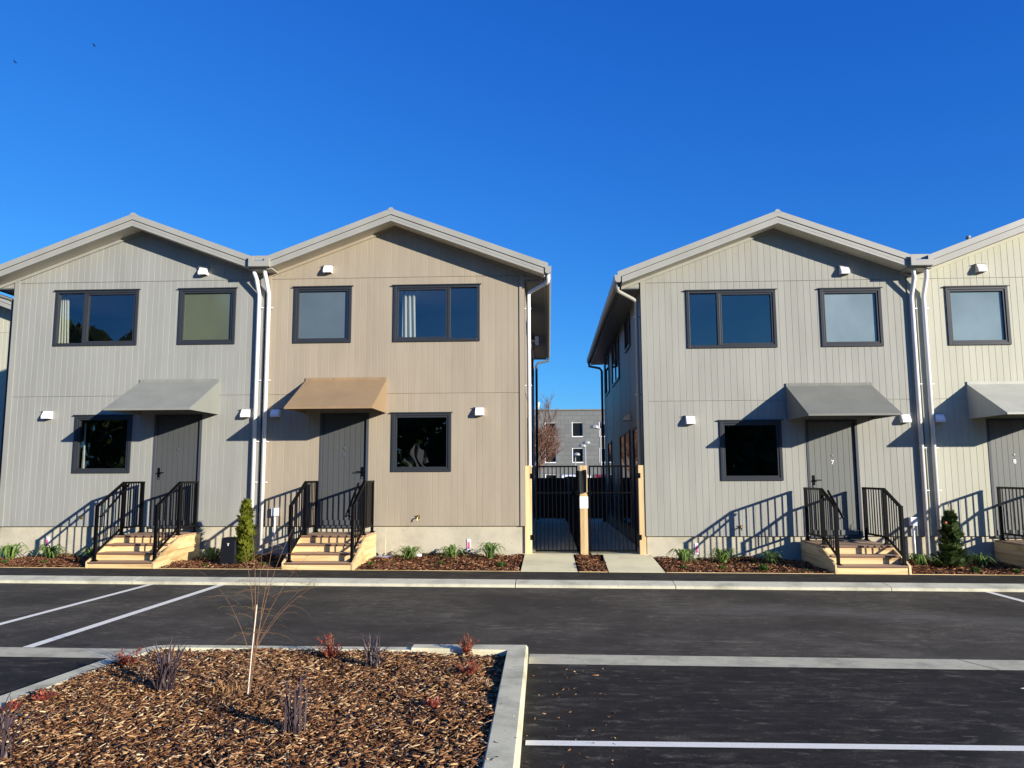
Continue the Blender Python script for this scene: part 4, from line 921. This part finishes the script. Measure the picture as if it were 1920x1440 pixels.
def build_plants(lev):
    rr = random.Random(11)
    # strappy lilies against the houses
    protos = []
    for k in range(3):
        b = MB(); arc_plant(b, rr, 40, .17,.34,.36,.015,1.95, .05); protos.append(b)
    spots = [(-11.1,15.62,1.05,'strappy green lily at the left edge below the pale grey house'), (-10.23,15.6,1.05,'strappy green lily right of the leftmost one below the pale grey house'), (-9.33,15.58,.9,'shaded strappy green lily left against the pale grey house steps'),
             (-2.79,15.52,1.0,'strappy green lily nearest the beige house steps'), (-1.94,15.55,1.0,'strappy green lily in the middle of the bed below the beige house lower window'), (-1.19,15.55,1.05,'strappy green lily beside the pink marker nearest the left gate'),
             (2.62,15.42,1.0,'strappy green lily nearest the right gate below the greige house'), (3.37,15.42,1.0,'strappy green lily in the middle of the bed left of the greige house steps'), (4.26,15.26,.9,'shaded strappy green lily beside the greige house steps'),
             (6.93,15.1,1.0,'dark strappy green lily just right of the greige house steps'), (8.12,15.2,.95,'shaded strappy green lily right of the small dark conifer'), (-6.67,15.25,1.0,'dark strappy green lily beside the black pillar box')]
    for i,(x,y,s,lab) in enumerate(spots):
        b = protos[i%3]; 
        if i < 3: o = b.build('strappy_lily', M['agap'], recalc=False); protos[i] = o
        else: o = protos[i%3].copy(); C.objects.link(o)
        o.location = (x,y,bedz(x,y)+.005); o.rotation_euler = (0,0,rr.uniform(0,6)); o.scale = (s*1.2,s*1.2,s*rr.uniform(.8,1.0)); tag(o, lab, 'lily', 'strappy lilies along the foundations')
    # little tufts
    b = MB(); arc_plant(b, rr, 150, .05,.12,.12,.005,.6,.05); t0 = None
    tl = [(-10.48,14.6,'small green tuft at the left edge of the leftmost bed'), (-9.68,14.6,'small green tuft left of the pale grey house steps'), (-3.36,14.6,'small green tuft close to the beige house steps'), (-2.05,14.64,'small green tuft in the middle of the beige house bed'), (-.9,14.6,'small green tuft nearest the left gate path'), (2.44,14.45,'small green tuft nearest the right gate path'), (3.15,14.5,'small green tuft second from the right gate path'), (3.87,14.45,'larger yellowish green tuft in the greige house bed'), (4.61,14.35,'shaded small green tuft nearest the greige house steps'), (7.65,14.5,'small green tuft in front of the small dark conifer'), (8.3,14.35,'small green tuft nearest the cream house steps'), (-5.35,14.45,'small green tuft left of the beige house steps'), (-6.44,14.35,'small green tuft in front of the black pillar box')]
    for i,(x,y,lab) in enumerate(tl):
        if t0 is None: o = b.build('green_tuft', M['tuft'], recalc=False); t0 = o
        else: o = t0.copy(); C.objects.link(o)
        s = (1.25 if i == 7 else .55 if i in (8,12) else rr.uniform(.8,1.05)); o.location = (x,y,bedz(x,y)); o.rotation_euler = (0,0,rr.uniform(0,6)); o.scale = (s,s,s); tag(o, lab, 'ground plant', 'small green tufts in the garden beds')
    # conifers
    def conifer(x, y, h, r, mat, lab, n, spindly):
        z = bedz(x,y); t = thing('conifer', lab, 'conifer', (x,y,z)); tr = MB(); tr.tube([(x,y,z-.03),(x+.01,y,z+h*.6),(x+.02,y,z+h)], [.022,.013,.004], 6)
        b = MB()
        for k in range(n):
            u = rr.random()**1.25; a = rr.uniform(0,2*math.pi); hz = .03 + (h*(.82 if spindly else .95)-.03)*u
            lob = 1 + .30*math.sin(3*a+9*u) + .25*math.sin(17*u+2*a) + .15*math.sin(31*u+a)
            R_ = r*lob*((1-u)**.75*(1.0-.35*math.sin(math.pi*min(1,u*1.5))) if spindly else (math.sin(math.pi*(.25+.75*u))**.85)*(1-.35*u))*rr.uniform(.2,1.15)
            p = Vector((x+.02*u+R_*math.cos(a), y+R_*math.sin(a), z+hz)); d = Vector((math.cos(a)*.8,math.sin(a)*.8,rr.uniform(.2,1.9))).normalized(); L = rr.uniform(.05,.17)
            sd = Vector((-math.sin(a),math.cos(a),rr.uniform(-.6,.6))).normalized()
            for q in (-.6,-.2,.2,.6):
                d2 = (d+sd*q).normalized(); m_ = p+d2*L*.5; ww = sd*L*.16; b.add([p, m_-ww, p+d2*L*(1-.3*abs(q)), m_+ww], [(0,1,2,3)])
        if spindly:
            for k in range(9):
                zz = z+h*(.78+.2*k/9); a = rr.uniform(0,6.28); tr.tube([(x+.018,y,zz),(x+.018+.06*math.cos(a),y+.06*math.sin(a),zz+.07),(x+.018+.07*math.cos(a),y+.07*math.sin(a),zz+.12)], [.004,.003,.0015], 4)
        tr.build('trunk', M['twig'], t); b.build('foliage', mat, t, recalc=False); return t
    conifer(-5.86,14.78,1.19,.145,M['conifer_lime'],'narrow lime green conifer behind the black pillar box',850,False)
    t = conifer(7.46,14.93,1.19,.255,M['conifer_dark'],'dark green conifer with bare spindly tip before the cream house',1200,True)
    b = MB(); b.box(7.29,7.325,14.72,14.73,-.92,-.885); b.build('plant_tag', M['orange'], t)
    # island planting
    fl = [(-3.07,6.24,1.0,60,.54,.46,'large purple grey flax, the biggest in the island, left of the sapling'), (-1.60,7.10,1.0,46,.40,.34,'purple grey flax at the back of the island near the far kerb'), (-1.69,5.24,1.0,36,.52,.28,'narrow upright purple grey flax in the middle front of the island'), (-3.33,4.70,1.0,46,.54,.46,'purple grey flax cut by the lower left corner of the photo')]
    for x,y,s,n,h,rc,lab in fl:
        b = MB(); arc_plant(b, rr, n, h*.42,h*.85,rc,.0056,.16,.06,.2); o = b.build('flax', M['flax'], recalc=False)
        o.location = (x,y,float(lev(np.array(x),np.array(y)))); o.scale = (s,s,s); tag(o, lab, 'flax', 'purple grey flax plants in the island')
    nd = [(-3.74,6.88,.14,.13,'low red leaved shrub left of the biggest flax by the island kerb'), (-2.07,7.40,.24,.17,'brightest red leaved shrub at the island back beside the small flax'), (-.80,7.60,.20,.09,'pinkish spindly shrub in the back right corner of the island'), (-.71,6.95,.12,.14,'low red shrub just inside the right island kerb'), (-3.84,5.90,.085,.09,'small faded red shrub at the left edge of the island'), (-3.96,5.70,.065,.06,'tiny salmon red shrub touching the left island kerb'), (-.88,5.9,.06,.10,'tiny scattered red sprig low in the right half of the island')]
    for x,y,h,r_,lab in nd:
        z = float(lev(np.array(x),np.array(y))); t = thing('red_shrub', lab, 'shrub', (x,y,z), 'red leaved shrubs in the island'); st = MB(); lf = MB()
        for k in range(int(11+65*h)):
            a = rr.uniform(0,6.28); q = rr.uniform(.1,1)*r_; hh = h*rr.uniform(.35,1); p0 = Vector((x,y,z-.01)); p1 = Vector((x+q*math.cos(a),y+q*math.sin(a),z+hh)); st.tube([p0,(p0+p1)/2+Vector((0,0,.02)),p1], [.003,.0025,.0015], 4)
            for j in range(18):
                p = p0.lerp(p1, rr.uniform(.3,1.05))+Vector((rr.gauss(0,.012),rr.gauss(0,.012),0)); d = Vector((rr.gauss(0,1),rr.gauss(0,1),rr.uniform(0,1.3))).normalized(); s_ = d.cross(Vector((0,0,1))).normalized(); L = rr.uniform(.018,.04); lf.add([p,p+d*L*.5-s_*L*.25,p+d*L,p+d*L*.5+s_*L*.25],[(0,1,2,3)])
        st.build('stem', M['twig'], t); lf.build('foliage', M['nandina'], t, recalc=False)
    b = MB(); arc_plant(b, rr, 70, .05,.12,.22,.004,.9,.10); o = b.build('dry_grass_clump', M['straw'], recalc=False)
    o.location = (-2.55,6.22,float(lev(np.array(-2.55),np.array(6.22)))); tag(o, 'flattened clump of dry orange straw beside the foot of the sapling', 'dry grass')
    # sapling with pale stake
    bx, by = -2.357, 6.12; bz_ = float(lev(np.array(bx),np.array(by)))
    t = thing('sapling', 'thin bare multi stemmed sapling tied to a pale stake in the island', 'sapling', (bx,by,bz_))
    b = MB(); b.tube([(bx,by-.01,bz_-.03),(bx+.028,by-.02,bz_+.35),(bx+.055,by-.02,bz_+.70)], [.0055,.005,.0045], 8); b.build('stake', M['stake'], t)
    st = MB(); tw = MB(); lv = MB()
    def stem(p, d, L, r, bend, lvl):
        q = Vector(p); dd = Vector(d).normalized(); pts = [q.copy()]; n = 8
        for k in range(n):
            dd = (dd + Vector((bend[0],bend[1],bend[2]))*(k/n) + Vector((rr.gauss(0,.03),rr.gauss(0,.03),rr.gauss(0,.02)))).normalized(); q = q+dd*(L/n); pts.append(q.copy())
        (st if lvl == 0 else tw).tube(pts, [r*(1-.7*k/n) for k in range(n+1)], 5 if lvl == 0 else 4, False)
        return pts
    for a, lean, L in ((2.8,.03,1.28),(.4,.045,1.30),(1.6,.07,1.22),(-.2,.14,1.30),(3.6,.02,1.15),(.1,.42,1.0),(2.9,.36,.85),(.0,.62,.85),(.3,.70,.75)):
        low = lean > .3; p0 = (bx+.01, by, bz_+(.30 if low else .02)); d = (math.cos(a)*lean+(.03 if not low else 0), math.sin(a)*lean, 1)
        pts = stem(p0, d, L, .0034 if not low else .0021, ((.05*math.cos(a),.05*math.sin(a),-.02) if not low else (.12*math.cos(a),.1*math.sin(a),-.10)), 0)
        for k in range(13 if not low else 7):
            i = rr.randrange(1,8); aa = rr.choice([0,math.pi])+rr.gauss(0,.8); c = stem(pts[i], (math.cos(aa),math.sin(aa)*.6,rr.uniform(-.1,.7)), rr.uniform(.10,.28), .0014, (0,0,-.22), 1)
            for j in range(5):
                p = c[rr.randrange(3,9)]; v = Vector((rr.gauss(0,1),rr.gauss(0,1),rr.gauss(0,1))).normalized(); s_ = v.cross(Vector((0,0,1))).normalized(); lv.add([p,p+v*.006-s_*.003,p+v*.013,p+v*.006+s_*.003],[(0,1,2,3)])
    for k in range(26):   # dry grassy sprigs round the foot
        a = rr.uniform(0,6.28); stem((bx+rr.gauss(0,.12),by+rr.gauss(0,.12),bz_), (math.cos(a),math.sin(a),rr.uniform(.4,1.8)), rr.uniform(.12,.35), .002, (0,0,-.12), 1)
    st.build('stem', M['twig'], t, recalc=False); tw.build('crown', M['twig'], t, recalc=False); lv.build('leaves', M['tuft'], t, recalc=False)

def build_small():
    # pillar box
    t = thing('pillar_box', 'black electrical pillar box standing in the mulch by the lime conifer', 'utility box', (-6.1,14.72,-1.69))
    b = MB(); x0,x1,y0,y1,z0,z1 = -6.265,-5.965,14.62,14.86,-1.74,-1.185
    b.hexa([(x0-.015,y0-.01,z0),(x1+.015,y0-.01,z0),(x1+.015,y1+.01,z0),(x0-.015,y1+.01,z0),(x0+.012,y0,z1),(x1,y0,z1),(x1,y1,z1),(x0+.012,y1,z1)]); b.build('body', M['pillar'], t, bevel=.02)
    b = MB(); b.prism([(x0+.01,z1),(x1+.006,z1),(x1-.02,z1+.02),(x0+.05,z1+.02)], 'y', y0-.004, y1+.004); b.build('lid', M['pillar'], t, bevel=.006)
    b = MB(); xm = -6.11; b.box(xm-.02,xm+.02,y0-.007,y0-.003,-1.277,-1.268); b.box(xm-.011,xm+.008,y0-.007,y0-.003,-1.315,-1.283); b.build('label_plate', M['white'], t)
    b = MB(); b.box(x1-.022,x1-.016,y0-.0075,y0-.004,-1.69,-1.20); b.build('seam', M['alu'], t)
    # pink markers
    for x, z, lab in ((-10.60,-1.365,'pink and white service marker on the foundation behind the leftmost lilies'), (-1.66,-1.41,'pink and white service marker on the foundation under the beige house'), (2.985,-1.495,'pink and white service marker on the foundation near the right gate')):
        t = thing('service_marker', lab, 'marker', (x,16.04,z-.1), 'pink and white service markers'); Y = 16.045
        b = MB(); b.box(x-.036,x+.036,Y-.016,Y,z-.12,z+.105); b.build('plate', M['white'], t)
        b = MB(); b.box(x-.026,x+.026,Y-.018,Y-.016,z-.085,z+.045); b.box(x-.024,x+.024,Y-.018,Y-.016,z+.06,z+.074); b.build('pink_band', M['pink'], t)
        for ch, zz in (('2',z-.018),('0',z-.083)):
            text_mesh('lettering', ch, .075, M['magenta'], t, (x,Y-.0195,zz), .001, .002)
    b = MB(); b.tube([(-2.66,15.75,-1.64),(-2.66,15.75,-1.59),(-2.66,15.75,-1.575)], [.085,.08,.05], 14); tag(b.build('drain_cap', M['white'], base=(-2.66,15.75,-1.63)), 'white round drain cap in the mulch behind the lily by the beige house steps', 'drain cap')
    b = MB(); b.box(-3.50,-3.18,15.62,15.78,-1.64,-1.615); tag(b.build('plastic_tray', M['blueplastic'], base=(-3.34,15.7,-1.63), bevel=.01), 'pale blue plastic tray lying in the mulch beside the beige house steps', 'tray')
    b = MB(); b.box(7.52,7.86,15.82,15.99,-1.72,-1.655); b.box(7.49,7.89,15.80,16.0,-1.655,-1.645); tag(b.build('gully_lid', simple('gully_green', (.25,.33,.27), .6), base=(7.69,15.9,-1.7)), 'grey green gully lid at the foot of the right pair of downpipes', 'gully')
    b = MB(); b.box(-6.24,-5.86,15.80,15.98,-1.70,-1.64); tag(b.build('gully_lid', M['alu'], base=(-6.05,15.9,-1.7)), 'dark gully lid at the foot of the left pair of downpipes', 'gully')

# ------------------------------------------------------------------ light, sky, camera
SUNV = Vector((1.66,-1.3,.555)).normalized()
def build_light():
    w = bpy.data.worlds.new('World'); S.world = w; w.use_nodes = True; nt = w.node_tree; nt.nodes.clear()
    sky = N(nt, 'ShaderNodeTexSky'); sky.sky_type = 'NISHITA'; sky.sun_disc = False
    sky.sun_elevation = math.asin(SUNV.z); sky.sun_rotation = math.atan2(SUNV.x, SUNV.y)
    sky.altitude = 0; sky.air_density = 1.0; sky.dust_density = 0.1; sky.ozone_density = 3.0
    sp = N(nt, 'ShaderNodeSeparateColor'); cb = N(nt, 'ShaderNodeCombineColor'); nt.links.new(sky.outputs[0], sp.inputs[0])
    for k, (pw, sc) in enumerate(((1.4,.144),(1.0,.595),(.6,2.065))):
        nt.links.new(mth(nt, 'MULTIPLY', mth(nt, 'POWER', sp.outputs[k], pw), sc), cb.inputs[k])
    bg = N(nt, 'ShaderNodeBackground'); bg.inputs['Strength'].default_value = .10
    out = N(nt, 'ShaderNodeOutputWorld')
    nt.links.new(cb.outputs[0], bg.inputs[0]); nt.links.new(bg.outputs[0], out.inputs[0])
    l = bpy.data.lights.new('sun', 'SUN'); l.energy = 4.6; l.angle = R(.5); l.color = (1,.925,.815)
    o = bpy.data.objects.new('sun', l); C.objects.link(o); o.rotation_euler = SUNV.to_track_quat('Z','Y').to_euler(); o.location = (20,-15,10)
def build_camera():
    f, pi, ro, ya = 1440.39958, .117940717, -.00414300025, .0469603420
    cy, sy = math.cos(ya), math.sin(ya)
    w = Vector((-sy*math.cos(pi), cy*math.cos(pi), math.sin(pi))); r0 = Vector((cy,sy,0)); u0 = r0.cross(w)
    r = r0*math.cos(ro) + u0*math.sin(ro); u = -r0*math.sin(ro) + u0*math.cos(ro)
    c = bpy.data.cameras.new('camera'); c.sensor_width = 36; c.sensor_fit = 'HORIZONTAL'; c.lens = 36*f/1920; c.clip_start = .05; c.clip_end = 2500
    o = bpy.data.objects.new('camera', c); C.objects.link(o)
    m = Matrix((r, u, -w)).transposed().to_4x4(); o.matrix_world = m
    S.camera = o

build_ground(); build_paths(); build_beds(); LEV = build_island(); build_houses(); build_all_steps(); build_gap(); build_far(); build_plants(LEV); build_small(); build_light(); build_camera()
for o in list(C.objects):
    if o.parent is None: o.location.z += OZ
    if '_base' in o: del o['_base']
S.view_settings.view_transform = 'Standard'; S.view_settings.look = 'None'; S.view_settings.exposure = 0.75; S.view_settings.gamma = 1
S.cycles.max_bounces = 8; S.cycles.transparent_max_bounces = 12; S.cycles.use_denoising = True
